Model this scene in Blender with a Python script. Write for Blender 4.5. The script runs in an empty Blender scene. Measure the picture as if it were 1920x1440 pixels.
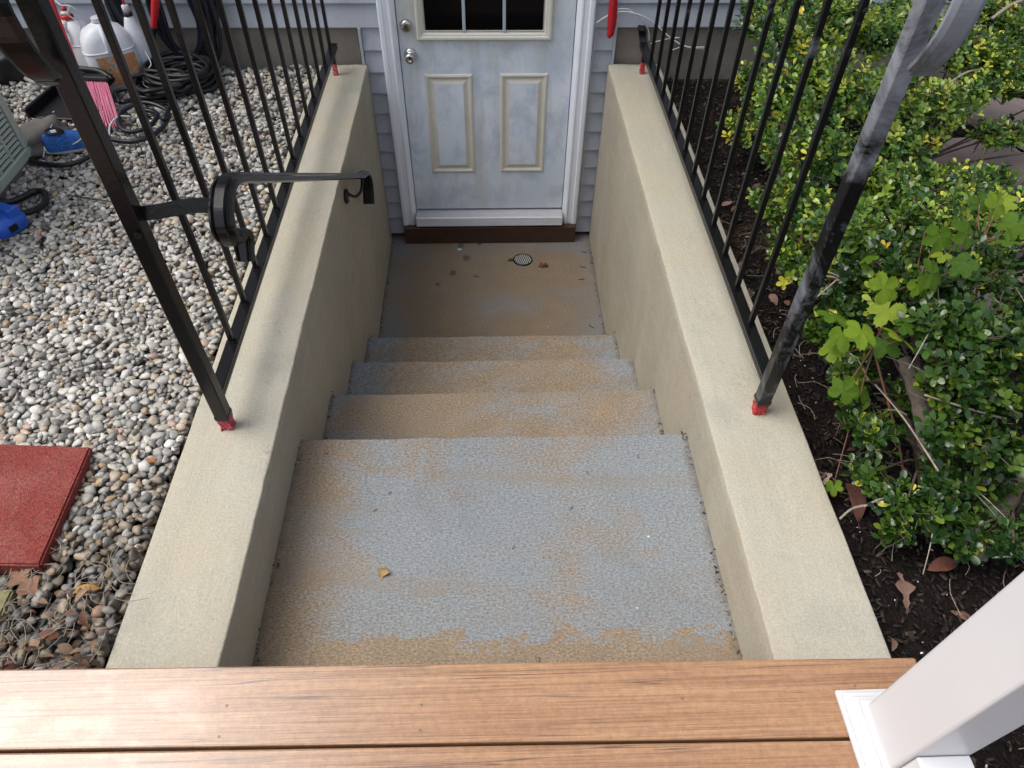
import bpy, bmesh, math, random
import numpy as np
from mathutils import Vector, Matrix, noise
R_ = math.radians
random.seed(7); rng = np.random.default_rng(7)
sc = bpy.context.scene
COL = sc.collection

# ------------------------------------------------------------------ camera
cam_d = bpy.data.cameras.new('camera'); cam = bpy.data.objects.new('camera', cam_d); COL.objects.link(cam)
cam_d.sensor_width = 36.0; cam_d.lens = 1316.5/1920*36; cam_d.clip_start = 0.02; cam_d.clip_end = 300
_R = Vector((0.99949302, -0.03023929, 0.0099641)); _U = Vector((0.01572163, 0.74088983, 0.67144254)); _F = Vector((0.02768624, 0.67094548, -0.74098963))
m = Matrix((_R, _U, -_F)).transposed().to_4x4(); m.translation = (0, 0, 1.635); cam.matrix_world = m
sc.camera = cam
sc.render.resolution_x = 1024; sc.render.resolution_y = 768

# ------------------------------------------------------------------ light
SUN_DIR = Vector((-0.52, 0.0, 0.85)).normalized()      # direction to the brightest part of the clouded sky
w = bpy.data.worlds.new("World"); sc.world = w; w.use_nodes = True
wn = w.node_tree; bg = wn.nodes['Background']
sky = wn.nodes.new('ShaderNodeTexSky'); sky.sky_type = 'NISHITA'; sky.sun_disc = False
sky.sun_elevation = math.asin(SUN_DIR.z); sky.sun_rotation = math.atan2(SUN_DIR.x, SUN_DIR.y)
sky.dust_density = 4.0; sky.air_density = 1.0
hs = wn.nodes.new('ShaderNodeHueSaturation'); hs.inputs['Saturation'].default_value = 0.5
wn.links.new(sky.outputs[0], hs.inputs['Color']); wn.links.new(hs.outputs[0], bg.inputs[0])
bg.inputs[1].default_value = 0.15
sd = bpy.data.lights.new('sun', 'SUN'); sd.energy = 1.15; sd.angle = R_(48); sd.color = (1, 0.965, 0.91)
so = bpy.data.objects.new('sun', sd); COL.objects.link(so); so.rotation_euler = SUN_DIR.to_track_quat('Z', 'Y').to_euler(); so.location = (-3, -1, 6)
sc.view_settings.view_transform = 'Standard'; sc.view_settings.look = 'None'; sc.view_settings.exposure = 0.58; sc.view_settings.gamma = 1.0
sc.view_settings.use_curve_mapping = False

# ------------------------------------------------------------------ materials
def N(nt, t, **kw):
    n = nt.nodes.new(t)
    for k, v in kw.items():
        if hasattr(n, k): setattr(n, k, v)
        else: n.inputs[k].default_value = v
    return n
def rgb(c): return (c[0], c[1], c[2], 1)
class Mat:
    """small node-building helper"""
    def __init__(s, name, rough=0.6, spec=0.5, metal=0.0):
        s.m = bpy.data.materials.new(name); s.m.use_nodes = True; s.nt = s.m.node_tree
        s.b = s.nt.nodes['Principled BSDF']; s.b.inputs['Roughness'].default_value = rough
        s.b.inputs['Specular IOR Level'].default_value = spec; s.b.inputs['Metallic'].default_value = metal
        s.tc = N(s.nt, 'ShaderNodeTexCoord'); s.geo = N(s.nt, 'ShaderNodeNewGeometry'); s.P = s.geo.outputs['Position']
    def link(s, a, b): s.nt.links.new(a, b)
    def scaled(s, sx, sy, sz, src=None):
        n = N(s.nt, 'ShaderNodeMapping'); n.inputs['Scale'].default_value = (sx, sy, sz); s.link(src or s.P, n.inputs['Vector']); return n.outputs[0]
    def noise(s, scale, detail=4, rough=0.6, vec=None, dist=0.0):
        n = N(s.nt, 'ShaderNodeTexNoise'); n.inputs['Scale'].default_value = scale; n.inputs['Detail'].default_value = detail
        n.inputs['Roughness'].default_value = rough; n.inputs['Distortion'].default_value = dist
        s.link(vec or s.P, n.inputs['Vector']); return n.outputs['Fac']
    def voro(s, scale, vec=None, out='Distance', feat='F1'):
        n = N(s.nt, 'ShaderNodeTexVoronoi', feature=feat); n.inputs['Scale'].default_value = scale; s.link(vec or s.P, n.inputs['Vector']); return n.outputs[out]
    def ramp(s, fac, stops):
        n = N(s.nt, 'ShaderNodeValToRGB'); cr = n.color_ramp
        while len(cr.elements) < len(stops): cr.elements.new(0.5)
        for e, (p, c) in zip(cr.elements, stops): e.position = p; e.color = rgb(c) if isinstance(c, tuple) else (c, c, c, 1)
        s.link(fac, n.inputs[0]); return n.outputs[0]
    def mix(s, fac, a, b, mode='MIX'):
        n = N(s.nt, 'ShaderNodeMix', data_type='RGBA', blend_type=mode)
        for i, v in ((0, fac), (6, a), (7, b)):
            if isinstance(v, (int, float)): n.inputs[i].default_value = v
            elif isinstance(v, tuple): n.inputs[i].default_value = rgb(v)
            else: s.link(v, n.inputs[i])
        return n.outputs[2]
    def math(s, op, a, b=None, c=None, clamp=False):
        n = N(s.nt, 'ShaderNodeMath', operation=op); n.use_clamp = clamp
        for i, v in enumerate((a, b, c)):
            if v is None: continue
            if isinstance(v, (int, float)): n.inputs[i].default_value = v
            else: s.link(v, n.inputs[i])
        return n.outputs[0]
    def xyz(s, src=None):
        n = N(s.nt, 'ShaderNodeSeparateXYZ'); s.link(src or s.P, n.inputs[0]); return n.outputs
    def color(s, c):
        if isinstance(c, tuple): s.b.inputs['Base Color'].default_value = rgb(c)
        else: s.link(c, s.b.inputs['Base Color'])
        return s
    def rough(s, c): s.link(c, s.b.inputs['Roughness']); return s
    def bump(s, h, strength=0.3, dist=0.01):
        n = N(s.nt, 'ShaderNodeBump'); n.inputs['Strength'].default_value = strength; n.inputs['Distance'].default_value = dist
        s.link(h, n.inputs['Height']); s.link(n.outputs[0], s.b.inputs['Normal']); return s
    def attr(s, name='Col'):
        n = N(s.nt, 'ShaderNodeAttribute', attribute_name=name); return n.outputs['Color']

def simple(name, c, rough=0.5, metal=0.0, var=0.15, scale=30, bump=0.1, spec=0.5):
    M_ = Mat(name, rough, spec, metal)
    n = M_.noise(scale, 4)
    M_.color(M_.mix(n, tuple(x*(1-var) for x in c), tuple(min(1, x*(1+var)) for x in c)))
    if bump: M_.bump(n, bump, 0.004)
    return M_.m

# stucco of the retaining walls
def stucco():
    M_ = Mat('stucco', 0.9, 0.25)
    big = M_.noise(2.3, 5, 0.6); mid = M_.noise(11, 5, 0.65); fine = M_.noise(160, 3, 0.7); sand = M_.voro(420)
    c = M_.ramp(big, [(0.34, (0.455, 0.41, 0.31)), (0.47, (0.43, 0.395, 0.32)), (0.56, (0.435, 0.415, 0.345)), (0.68, (0.355, 0.345, 0.295))])
    c = M_.mix(M_.ramp(mid, [(0.35, 0.0), (0.75, 0.5)]), c, (0.43, 0.40, 0.325))
    # darker, browner streaks and blotches on the vertical faces
    nz = M_.xyz(M_.geo.outputs['Normal'])[2]
    vert = M_.math('SUBTRACT', 1.0, M_.math('ABSOLUTE', nz), clamp=True)
    st = M_.noise(1.0, 5, 0.65, M_.scaled(5, 5, 1.0), 0.5); st2 = M_.noise(1.0, 5, 0.6, M_.scaled(1.6, 1.6, 1.2), 0.4)
    s1 = M_.math('MULTIPLY', vert, M_.ramp(st, [(0.40, 0.1), (0.64, 0.65)]))
    c = M_.mix(s1, c, (0.40, 0.33, 0.25))
    c = M_.mix(M_.math('MULTIPLY', vert, M_.ramp(st2, [(0.38, 0.1), (0.62, 0.7)])), c, (0.335, 0.30, 0.24))
    hc = M_.noise(3.3, 4, 0.6, None, 0.8); hm = M_.noise(2.1, 3)
    c = M_.mix(M_.math('MULTIPLY', M_.ramp(hc, [(0.4975, 0.0), (0.4995, 1.0), (0.5015, 0.0)]), M_.ramp(hm, [(0.55, 0.0), (0.62, 0.6)])), c, (0.22, 0.19, 0.15))
    c = M_.mix(M_.ramp(M_.noise(48, 5, 0.8), [(0.68, 0.0), (0.76, 0.55)]), c, (0.27, 0.235, 0.18))
    trow = M_.noise(1.0, 5, 0.7, M_.scaled(26, 5, 26), 0.8)
    c = M_.mix(M_.ramp(trow, [(0.52, 0.0), (0.7, 0.4)]), c, (0.50, 0.465, 0.38))
    c = M_.mix(M_.ramp(M_.noise(6.5, 6, 0.75, None, 1.0), [(0.58, 0.0), (0.74, 0.45)]), c, (0.33, 0.30, 0.24))
    c = M_.mix(0.7, c, M_.mix(fine, (0.25, 0.25, 0.25), (0.78, 0.78, 0.76)), 'OVERLAY')
    c = M_.mix(M_.ramp(sand, [(0.05, 0.35), (0.22, 0.0)]), c, (0.33, 0.28, 0.19))
    M_.color(c)
    h = M_.math('ADD', M_.math('ADD', trow, M_.math('MULTIPLY', fine, 0.5)), M_.math('ADD', mid, M_.math('MULTIPLY', sand, 0.25)))
    M_.bump(h, 0.45, 0.006)
    return M_.m
# worn grey paint over sandy concrete; amount = how much paint is left
def worn_paint(name, amount, worn_back=False, side=0.0, stains=()):
    M_ = Mat(name, 0.8, 0.35)
    big = M_.noise(1.0, 6, 0.62, M_.scaled(2.2, 3.4, 3.4), 0.5); med = M_.noise(1.0, 6, 0.72, M_.scaled(14, 26, 26)); fine = M_.noise(1.0, 4, 0.75, M_.scaled(110, 190, 190)); sp = M_.voro(230)
    x, y, z = M_.xyz()[:3]
    f = M_.math('ADD', M_.math('MULTIPLY', big, 1.15), M_.math('MULTIPLY', med, 0.27))
    f = M_.math('ADD', f, amount - 0.71)
    f = M_.math('ADD', f, M_.math('MULTIPLY', M_.math('SUBTRACT', fine, 0.5), 0.5))
    if worn_back:   # worn bare near the deck and along the left wall
        f = M_.math('SUBTRACT', f, M_.math('MULTIPLY', M_.math('SUBTRACT', M_.math('ADD', 0.775, M_.math('MULTIPLY', M_.math('SUBTRACT', med, 0.5), 0.38)), y, clamp=True), 9.0, clamp=True))
        f = M_.math('SUBTRACT', f, M_.math('MULTIPLY', M_.math('SUBTRACT', -0.38, x, clamp=True), 1.05, clamp=True))
    if side:        # paint survives at the ends of the tread, away from the walked line
        f = M_.math('ADD', f, M_.math('MULTIPLY', M_.math('SUBTRACT', M_.math('ABSOLUTE', M_.math('ADD', x, 0.02)), 0.40, clamp=True), side))
    mask = M_.ramp(f, [(0.38, 0.0), (0.64, 1.0)])
    tan = M_.mix(M_.noise(9, 4), (0.32, 0.24, 0.16), (0.215, 0.17, 0.125))
    gry = M_.mix(M_.noise(5, 4), (0.205, 0.23, 0.255), (0.255, 0.27, 0.28))
    c = M_.mix(mask, tan, gry)
    c = M_.mix(0.9, c, M_.mix(M_.ramp(fine, [(0.3, 0.0), (0.7, 1.0)]), (0.2, 0.2, 0.2), (0.8, 0.8, 0.78)), 'OVERLAY')
    c = M_.mix(M_.ramp(sp, [(0.10, 0.85), (0.27, 0.0)]), c, (0.07, 0.06, 0.05))
    # dirt along the joint with the walls
    e = M_.math('MULTIPLY', M_.math('SUBTRACT', M_.math('ADD', M_.math('ABSOLUTE', M_.math('SUBTRACT', x, 0.004)), M_.math('MULTIPLY', M_.math('SUBTRACT', med, 0.5), 0.10)), 0.618, clamp=True), 30, clamp=True)
    c = M_.mix(M_.math('MULTIPLY', e, 0.75), c, (0.12, 0.095, 0.07))
    smear = M_.noise(1.0, 4, 0.6, M_.scaled(1.2, 9, 9), 0.6)
    c = M_.mix(M_.ramp(smear, [(0.52, 0.0), (0.68, 0.45)]), c, (0.24, 0.20, 0.155))
    spots = M_.voro(7.5); 
    c = M_.mix(M_.ramp(spots, [(0.022, 0.9), (0.03, 0.0)]), c, (0.8, 0.8, 0.78))
    stain = M_.noise(3.2, 5, 0.6, None, 0.6)
    c = M_.mix(M_.ramp(stain, [(0.55, 0.0), (0.72, 0.35)]), c, (0.17, 0.14, 0.11))
    if stains: c = M_.mix(0.35, c, (0.12, 0.09, 0.06))  # even darker tint over the whole landing, besides the spots
    for (sx, sy, sr) in stains:
        dx = M_.math('SUBTRACT', x, sx); dy = M_.math('MULTIPLY', M_.math('SUBTRACT', y, sy), 0.8)
        dd = M_.math('ADD', M_.math('SQRT', M_.math('ADD', M_.math('MULTIPLY', dx, dx), M_.math('MULTIPLY', dy, dy))), M_.math('MULTIPLY', M_.math('SUBTRACT', med, 0.5), 0.05))
        c = M_.mix(M_.ramp(dd, [(sr*.7, 0.7), (sr*1.1, 0.0)]), c, (0.06, 0.048, 0.035))
    M_.color(c)
    M_.bump(M_.math('ADD', M_.math('MULTIPLY', fine, 0.7), M_.math('MULTIPLY', sp, 0.5)), 0.32, 0.003)
    return M_.m
def siding_mat():
    M_ = Mat('vinyl_siding', 0.55, 0.4)
    a = M_.noise(1.7, 4); b = M_.noise(26, 5, 0.7); g = M_.noise(1, 3, 0.6, M_.scaled(8, 8, 200))
    c = M_.mix(a, (0.37, 0.40, 0.455), (0.45, 0.48, 0.54))
    c = M_.mix(M_.ramp(b, [(0.5, 0.0), (0.75, 0.45)]), c, (0.28, 0.30, 0.33))
    M_.color(c); M_.bump(g, 0.12, 0.003); return M_.m
def door_mat():
    M_ = Mat('weathered_door_paint', 0.5, 0.4)
    x, y, z = M_.xyz()[:3]
    a = M_.noise(2.4, 5, 0.6); b = M_.noise(90, 3, 0.7); st = M_.noise(1, 5, 0.6, M_.scaled(9, 9, 1.6)); cl = M_.noise(4.5, 5, 0.6, None, 0.5)
    c = M_.mix(M_.ramp(a, [(0.3, 0.0), (0.7, 1.0)]), (0.68, 0.78, 0.91), (0.82, 0.88, 0.96))
    c = M_.mix(M_.ramp(st, [(0.5, 0.0), (0.7, 0.7)]), c, (0.56, 0.58, 0.55))
    c = M_.mix(M_.ramp(M_.noise(7, 6, 0.7, M_.scaled(1, 1, .6), .8), [(0.5, 0.0), (0.62, 0.5)]), c, (0.47, 0.58, 0.76))
    c = M_.mix(M_.ramp(cl, [(0.52, 0.0), (0.72, 0.6)]), c, (0.42, 0.47, 0.54))
    top = M_.math('MULTIPLY', M_.math('ADD', z, 0.12, clamp=True), 2.4, clamp=True)   # grime below the window
    c = M_.mix(M_.math('MULTIPLY', top, M_.ramp(st, [(0.3, 0.2), (0.6, 0.8)])), c, (0.52, 0.51, 0.43))
    low = M_.math('MULTIPLY', M_.math('SUBTRACT', -0.72, z, clamp=True), 3.0, clamp=True)
    c = M_.mix(M_.math('MULTIPLY', low, 0.8), c, (0.44, 0.50, 0.55))
    c = M_.mix(0.45, c, M_.mix(b, (0.33, 0.33, 0.33), (0.7, 0.7, 0.7)), 'OVERLAY')
    M_.color(c); M_.bump(b, 0.12, 0.002); return M_.m
def black_metal(name, primer=0.0, base=(0.005, 0.005, 0.0055)):
    M_ = Mat(name, 0.2, 0.38)
    a = M_.noise(60, 4, 0.6); c = M_.mix(a, base, tuple(v*1.8 for v in base))
    if primer:
        z = M_.xyz()[2]
        p = M_.noise(5.5, 5, 0.75, None, 0.9)
        up = M_.math('MULTIPLY', M_.math('SUBTRACT', z, 0.62, clamp=True), 0.33, clamp=True)
        f = M_.math('ADD', M_.math('ADD', p, primer), up)
        c = M_.mix(M_.ramp(f, [(0.54, 0.0), (0.80, 1.0)]), c, (0.24, 0.255, 0.29))
        M_.link(M_.ramp(f, [(0.56, 0.3), (0.76, 0.7)]), M_.b.inputs['Roughness'])
    chips = M_.noise(38, 6, 0.8)
    c = M_.mix(M_.ramp(chips, [(0.69, 0.0), (0.75, 0.35)]), c, (0.10, 0.10, 0.105))
    M_.color(c); M_.bump(M_.math('ADD', a, M_.math('MULTIPLY', chips, 0.6)), 0.18, 0.003); return M_.m
def decking():
    M_ = Mat('composite_decking', 0.4, 0.5)
    v = M_.scaled(1.4, 120, 120); g1 = M_.noise(1.0, 6, 0.62, v, 0.7); g2 = M_.noise(1.0, 4, 0.6, M_.scaled(5, 230, 230)); big = M_.noise(1.0, 3, 0.5, M_.scaled(1.0, 9, 9), 0.6)
    blot = M_.noise(70, 4, 0.7)
    c = M_.ramp(g1, [(0.30, (0.10, 0.055, 0.032)), (0.36, (0.29, 0.162, 0.083)), (0.56, (0.385, 0.222, 0.118)), (0.75, (0.45, 0.275, 0.155))])
    c = M_.mix(M_.ramp(big, [(0.35, 0.35), (0.65, 0.0)]), c, (0.27, 0.125, 0.07))
    c = M_.mix(M_.ramp(g2, [(0.36, 0.55), (0.5, 0.0)]), c, (0.20, 0.10, 0.06))
    cr = M_.noise(1.0, 3, 0.55, M_.scaled(0.5, 30, 30), 0.3); crm = M_.noise(1.0, 2, 0.5, M_.scaled(2.2, 14, 14))
    band = M_.ramp(cr, [(0.492, 0.0), (0.4975, 1.0), (0.503, 1.0), (0.508, 0.0)])
    c = M_.mix(M_.math('MULTIPLY', band, M_.ramp(crm, [(0.48, 0.0), (0.56, 0.8)])), c, (0.07, 0.045, 0.035))
    scf = M_.noise(22, 6, 0.75, M_.scaled(.5, 1.6, 1)); c = M_.mix(M_.ramp(scf, [(0.58, 0.0), (0.7, 0.35)]), c, (0.20, 0.125, 0.08))
    c = M_.mix(0.42, c, M_.mix(M_.ramp(blot, [(0.35, 0.0), (0.65, 1.0)]), (0.42, 0.42, 0.42), (0.74, 0.72, 0.70)), 'OVERLAY')
    x = M_.xyz()[0]
    wet_glare = M_.math('MULTIPLY', M_.math('SUBTRACT', -0.02, x, clamp=True), 1.7, clamp=True)   # wet-looking gloss coat added at the left end to strengthen sky glare
    M_.color(c)
    pud = M_.ramp(M_.noise(6, 4, 0.6, M_.scaled(1, 2.2, 1)), [(0.5, 0.0), (0.62, 1.0)])
    r = M_.math('SUBTRACT', 0.47, M_.math('MULTIPLY', wet_glare, 0.10))
    M_.rough(M_.math('ADD', r, M_.math('MULTIPLY', blot, 0.1)))
    M_.b.inputs['Coat Weight'].default_value = 0.6; M_.b.inputs['Coat IOR'].default_value = 1.9
    M_.link(M_.math('SUBTRACT', 0.34, M_.math('MULTIPLY', M_.math('MULTIPLY', wet_glare, pud), 0.2)), M_.b.inputs['Coat Roughness'])
    M_.link(M_.math('MULTIPLY', wet_glare, 1.0), M_.b.inputs['Coat Weight'])
    h = M_.math('ADD', M_.math('ADD', g1, M_.math('MULTIPLY', g2, 0.8)), M_.math('MULTIPLY', blot, 0.7))
    M_.bump(h, 0.6, 0.004); return M_.m
def attr_mat(name, rough=0.6, spec=0.4, scale=120, bump=0.2, trans=0.0, dark=0.25):
    M_ = Mat(name, rough, spec)
    n = M_.noise(scale, 4, 0.7); c = M_.mix(dark, M_.attr(), n, 'OVERLAY') if dark else M_.attr()
    M_.color(c)
    if bump: M_.bump(n, bump, 0.003)
    if trans:
        t = N(M_.nt, 'ShaderNodeBsdfTranslucent'); M_.link(c, t.inputs['Color']); mx = N(M_.nt, 'ShaderNodeMixShader'); mx.inputs[0].default_value = trans
        out = M_.nt.nodes['Material Output']; M_.link(M_.b.outputs[0], mx.inputs[1]); M_.link(t.outputs[0], mx.inputs[2]); M_.link(mx.outputs[0], out.inputs[0])
    return M_.m
def soil(name, a, b, c3):
    M_ = Mat(name, 0.95, 0.15)
    n = M_.noise(45, 6, 0.75); v = M_.voro(90); big = M_.noise(3, 4)
    c = M_.ramp(n, [(0.3, a), (0.55, b), (0.75, c3)]); c = M_.mix(M_.ramp(v, [(0.1, 0.5), (0.5, 0.0)]), c, tuple(t*0.4 for t in a))
    M_.color(c); M_.bump(M_.math('ADD', n, v), 0.9, 0.02); return M_.m

def ragged(name, a, b):
    M_ = Mat(name, 0.5, 0.35); n = M_.noise(95, 6, 0.8); c = M_.ramp(n, [(0.36, (0.06, 0.03, 0.03)), (0.44, a), (0.54, a), (0.62, b)]); M_.color(c); M_.bump(n, 0.9, 0.006); return M_.m
M = dict(
    stucco=stucco(), siding=siding_mat(), door=door_mat(), black=black_metal('black_iron'), primer=black_metal('part_primed_iron', 0.07), primer_low=black_metal('touched_up_iron', -0.10),
    deck=decking(), trim=simple('white_trim_paint', (0.82, 0.86, 0.94), 0.45, var=0.08, scale=9),
    cream=simple('aged_cream_moulding', (0.66, 0.645, 0.56), 0.5, var=0.14, scale=14), white=simple('white_vinyl', (0.63, 0.635, 0.65), 0.4, var=0.045, scale=7, bump=0.05),
    found=simple('old_foundation_concrete', (0.20, 0.18, 0.15), 0.9, var=0.45, scale=9, bump=0.35), core=simple('sheathing', (0.12, 0.12, 0.12), 0.9),
    sillwood=simple('brown_stained_board', (0.065, 0.032, 0.02), 0.45, var=0.4, scale=18), steel=simple('brushed_nickel', (0.55, 0.54, 0.52), 0.22, 1.0, var=0.1, scale=60, bump=0.03),
    alu=simple('threshold_metal', (0.60, 0.60, 0.63), 0.4, 0.3, var=0.15, scale=25), hole=simple('dark_slot', (0.006, 0.006, 0.006), 0.8, bump=0),
    muntin=simple('muntin_grey_blue', (0.42, 0.49, 0.53), 0.4, var=0.08),
    redpaint=ragged('red_primer', (0.48, 0.03, 0.035), (0.62, 0.30, 0.30)), pinkpaint=ragged('pinkish_red_primer', (0.50, 0.045, 0.085), (0.66, 0.42, 0.42)),
    red=simple('red_plastic', (0.55, 0.02, 0.025), 0.35, var=0.15), redcloth=simple('red_ribbon_cloth', (0.50, 0.01, 0.02), 0.6, var=0.15),
    plastic=simple('white_plastic', (0.72, 0.74, 0.78), 0.4, var=0.06, scale=12, bump=0.03), rubber=simple('black_rubber', (0.006, 0.006, 0.008), 0.45, var=0.3),
    navy=simple('navy_black_rubber', (0.006, 0.008, 0.016), 0.4, var=0.3), bluep=simple('blue_plastic', (0.02, 0.11, 0.55), 0.35, var=0.2),
    pink=simple('pink_bristle', (0.60, 0.17, 0.27), 0.6, var=0.3, scale=200), grey=simple('grey_canvas', (0.16, 0.145, 0.13), 0.95, var=0.25, scale=60, bump=0.3),
    acpaint=simple('sage_grey_metal', (0.46, 0.50, 0.43), 0.5, var=0.1, scale=15), pipe=simple('grey_pipe', (0.38, 0.38, 0.36), 0.5),
    bark=simple('shrub_bark', (0.22, 0.18, 0.14), 0.9, var=0.6, scale=55, bump=0.9), twig=simple('grey_twig', (0.30, 0.26, 0.21), 0.9, var=0.5, scale=80, bump=0.3), dtwig=simple('dark_twig', (0.09, 0.065, 0.05), 0.9, var=0.5, scale=80, bump=0.3),
    flag=simple('pinkish_flagstone', (0.25, 0.20, 0.185), 0.85, var=0.3, scale=14, bump=0.4), moss=simple('mossy_concrete', (0.22, 0.20, 0.10), 0.9, var=0.5, scale=40, bump=0.7),
    sand=soil('sandy_dirt', (0.16, 0.11, 0.07), (0.28, 0.2, 0.13), (0.35, 0.27, 0.19)), mulch=soil('dark_mulch_soil', (0.008, 0.006, 0.005), (0.018, 0.013, 0.011), (0.04, 0.03, 0.025)),
    ground=soil('damp_soil', (0.02, 0.015, 0.011), (0.055, 0.038, 0.026), (0.10, 0.075, 0.055)),
    pebble=attr_mat('river_pebble', 0.5, 0.45, 140, 0.25, 0, 0.35), leaf=attr_mat('glossy_shrub_leaf', 0.2, 0.55, 200, 0.05, 0.22, 0.0), vine=attr_mat('vine_leaf', 0.6, 0.2, 70, 0.25, 0.3, 0.35),
    dry=attr_mat('dry_leaf', 0.75, 0.3, 90, 0.4, 0.0, 0.4), chip=attr_mat('mulch_chip', 0.8, 0.3, 150, 0.2, 0.0, 0.2),
    glass=simple('dark_window_glass', (0.003, 0.003, 0.004), 0.08, bump=0, var=0.1, spec=0.15),
)
def red_concrete():
    M_ = Mat('red_concrete_paver', 0.85, 0.3); n = M_.noise(150, 4, 0.7); b = M_.noise(7, 5, 0.65); v = M_.voro(300)
    c = M_.mix(M_.ramp(b, [(0.5, 0.0), (0.75, 0.6)]), (0.26, 0.052, 0.043), (0.36, 0.14, 0.12)); c = M_.mix(0.9, c, M_.mix(M_.ramp(n, [(0.3, 0.0), (0.7, 1.0)]), (0.2,)*3, (0.75,)*3), 'OVERLAY'); c = M_.mix(M_.ramp(M_.noise(24, 5, 0.75), [(0.62, 0.0), (0.72, 0.6)]), c, (0.36, 0.22, 0.19))
    M_.color(c); M_.bump(M_.math('ADD', n, v), 0.8, 0.004); return M_.m
M['paver'] = red_concrete()
M['grate'] = simple('dull_drain_metal', (0.36, 0.36, 0.35), 0.5, 0.0)
M['screw'] = simple('tan_coated_screw', (0.22, 0.13, 0.075), 0.4, 0.3)
def blue_mesh():
    M_ = Mat('blue_knit', 0.8, 0.3); v = M_.noise(150, 3, 0.8); M_.color(M_.ramp(v, [(0.4, (0.02, 0.07, 0.28)), (0.6, (0.06, 0.22, 0.62))])); M_.bump(v, 0.5, 0.004); return M_.m
M['knit'] = blue_mesh()
def label_mat():
    M_ = Mat('orange_green_print', 0.45); v = M_.noise(26, 4, 0.7, None, 1.2)
    M_.color(M_.ramp(v, [(0.36, (0.04, 0.14, 0.08)), (0.44, (0.55, 0.55, 0.5)), (0.5, (0.62, 0.20, 0.03)), (0.62, (0.5, 0.28, 0.2))])); return M_.m
M['label'] = label_mat()

# ------------------------------------------------------------------ helpers
def link(o, parent=None):
    COL.objects.link(o)
    if parent is not None: o.parent = parent
    return o
def fin(bm, name, mat, parent=None, smooth=False, loc=None):
    me = bpy.data.meshes.new(name); bm.normal_update(); bm.to_mesh(me); bm.free()
    mats = mat if isinstance(mat, (list, tuple)) else [mat]
    for k in mats: me.materials.append(k)
    if smooth: me.polygons.foreach_set('use_smooth', [True]*len(me.polygons))
    o = bpy.data.objects.new(name, me)
    link(o, parent)
    if parent is not None and parent.type == 'EMPTY': o.matrix_parent_inverse = Matrix.Translation(-Vector(parent.location))
    return o
def thing(name, label, cat, loc=(0, 0, 0), group=None):
    o = bpy.data.objects.new(name, None); o.location = loc; o.empty_display_size = 0.05; o['label'] = label; o['category'] = cat
    if group: o['group'] = group
    return link(o)
def tag(o, label=None, cat=None, group=None, kind=None):
    for k, v in (('label', label), ('category', cat), ('group', group), ('kind', kind)):
        if v: o[k] = v
    return o
def abox(bm, lo, hi, bev=0.0, seg=1, rot=None, mi=0):
    r = bmesh.ops.create_cube(bm, size=1); vs = r['verts']
    c = [(a+b)/2 for a, b in zip(lo, hi)]; s = [b-a for a, b in zip(lo, hi)]
    for v in vs: v.co = Vector((v.co.x*s[0], v.co.y*s[1], v.co.z*s[2]))
    fs = set(f for v in vs for f in v.link_faces)
    if bev:
        es = list(set(e for v in vs for e in v.link_edges))
        rr = bmesh.ops.bevel(bm, geom=es, offset=bev, segments=seg, affect='EDGES', profile=0.5)
        vs = list(set(v for f in rr['faces'] for v in f.verts) | set(v for v in vs if v.is_valid)); fs = set(f for v in vs for f in v.link_faces)
    T = Matrix.Translation(Vector(c)) @ (rot.to_4x4() if rot else Matrix.Identity(4))
    for v in vs: v.co = T @ v.co
    for f in fs: f.material_index = mi
    return vs
def box(name, lo, hi, mat, parent=None, bev=0.002, rot=None, seg=1):
    bm = bmesh.new(); abox(bm, lo, hi, bev, seg, rot); return fin(bm, name, mat, parent)
def cat(pts, n=6, closed=False):
    P = [Vector(p) for p in pts]; out = []; k = len(P); rngk = range(k if closed else k-1)
    g = (lambda i: P[i % k]) if closed else (lambda i: P[max(0, min(k-1, i))])
    for i in rngk:
        a, b, c, d = g(i-1), g(i), g(i+1), g(i+2)
        for j in range(n):
            t = j/n; out.append(0.5*((2*b)+(c-a)*t+(2*a-5*b+4*c-d)*t*t+(3*b-a-3*c+d)*t**3))
    if not closed: out.append(P[-1])
    return out
def sweep(bm, pts, prof, up=None, closed=False, scales=None, caps=True):
    """sweep a closed 2D profile (side, up) along pts; up = fixed vector or None for minimal twist"""
    P = [Vector(p) for p in pts]; n = len(P); rings = []; ref = None
    for i, p in enumerate(P):
        if closed: t = P[(i+1) % n]-P[i-1]
        else: t = P[min(n-1, i+1)]-P[max(0, i-1)]
        t.normalize()
        if up is not None: s = Vector(up).normalized(); u = s.cross(t) ; u.normalize(); s = t.cross(u)   # 'up' here = fixed side axis
        else:
            if ref is None: ref = t.orthogonal().normalized()
            ref = (ref - t*ref.dot(t)).normalized(); s = ref; u = t.cross(s)
        k = scales[i] if scales else 1.0
        rings.append([bm.verts.new(p + s*(a*k) + u*(b*k)) for a, b in prof])
    m_ = len(prof); rr = range(n if closed else n-1)
    for i in rr:
        A, B = rings[i], rings[(i+1) % n]
        for j in range(m_): bm.faces.new((A[j], A[(j+1) % m_], B[(j+1) % m_], B[j]))
    if caps and not closed: bm.faces.new(rings[0][::-1]); bm.faces.new(rings[-1])
def circ(r, n=8): return [(r*math.cos(2*math.pi*i/n), r*math.sin(2*math.pi*i/n)) for i in range(n)]
def tube(bm, pts, r, n=8, sm=6, closed=False, taper=None):
    q = cat(pts, sm, closed) if sm > 1 else [Vector(p) for p in pts]
    sc_ = None
    if taper is not None: sc_ = [1+(taper-1)*i/(len(q)-1) for i in range(len(q))]
    sweep(bm, q, circ(r, n), closed=closed, scales=sc_)
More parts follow.
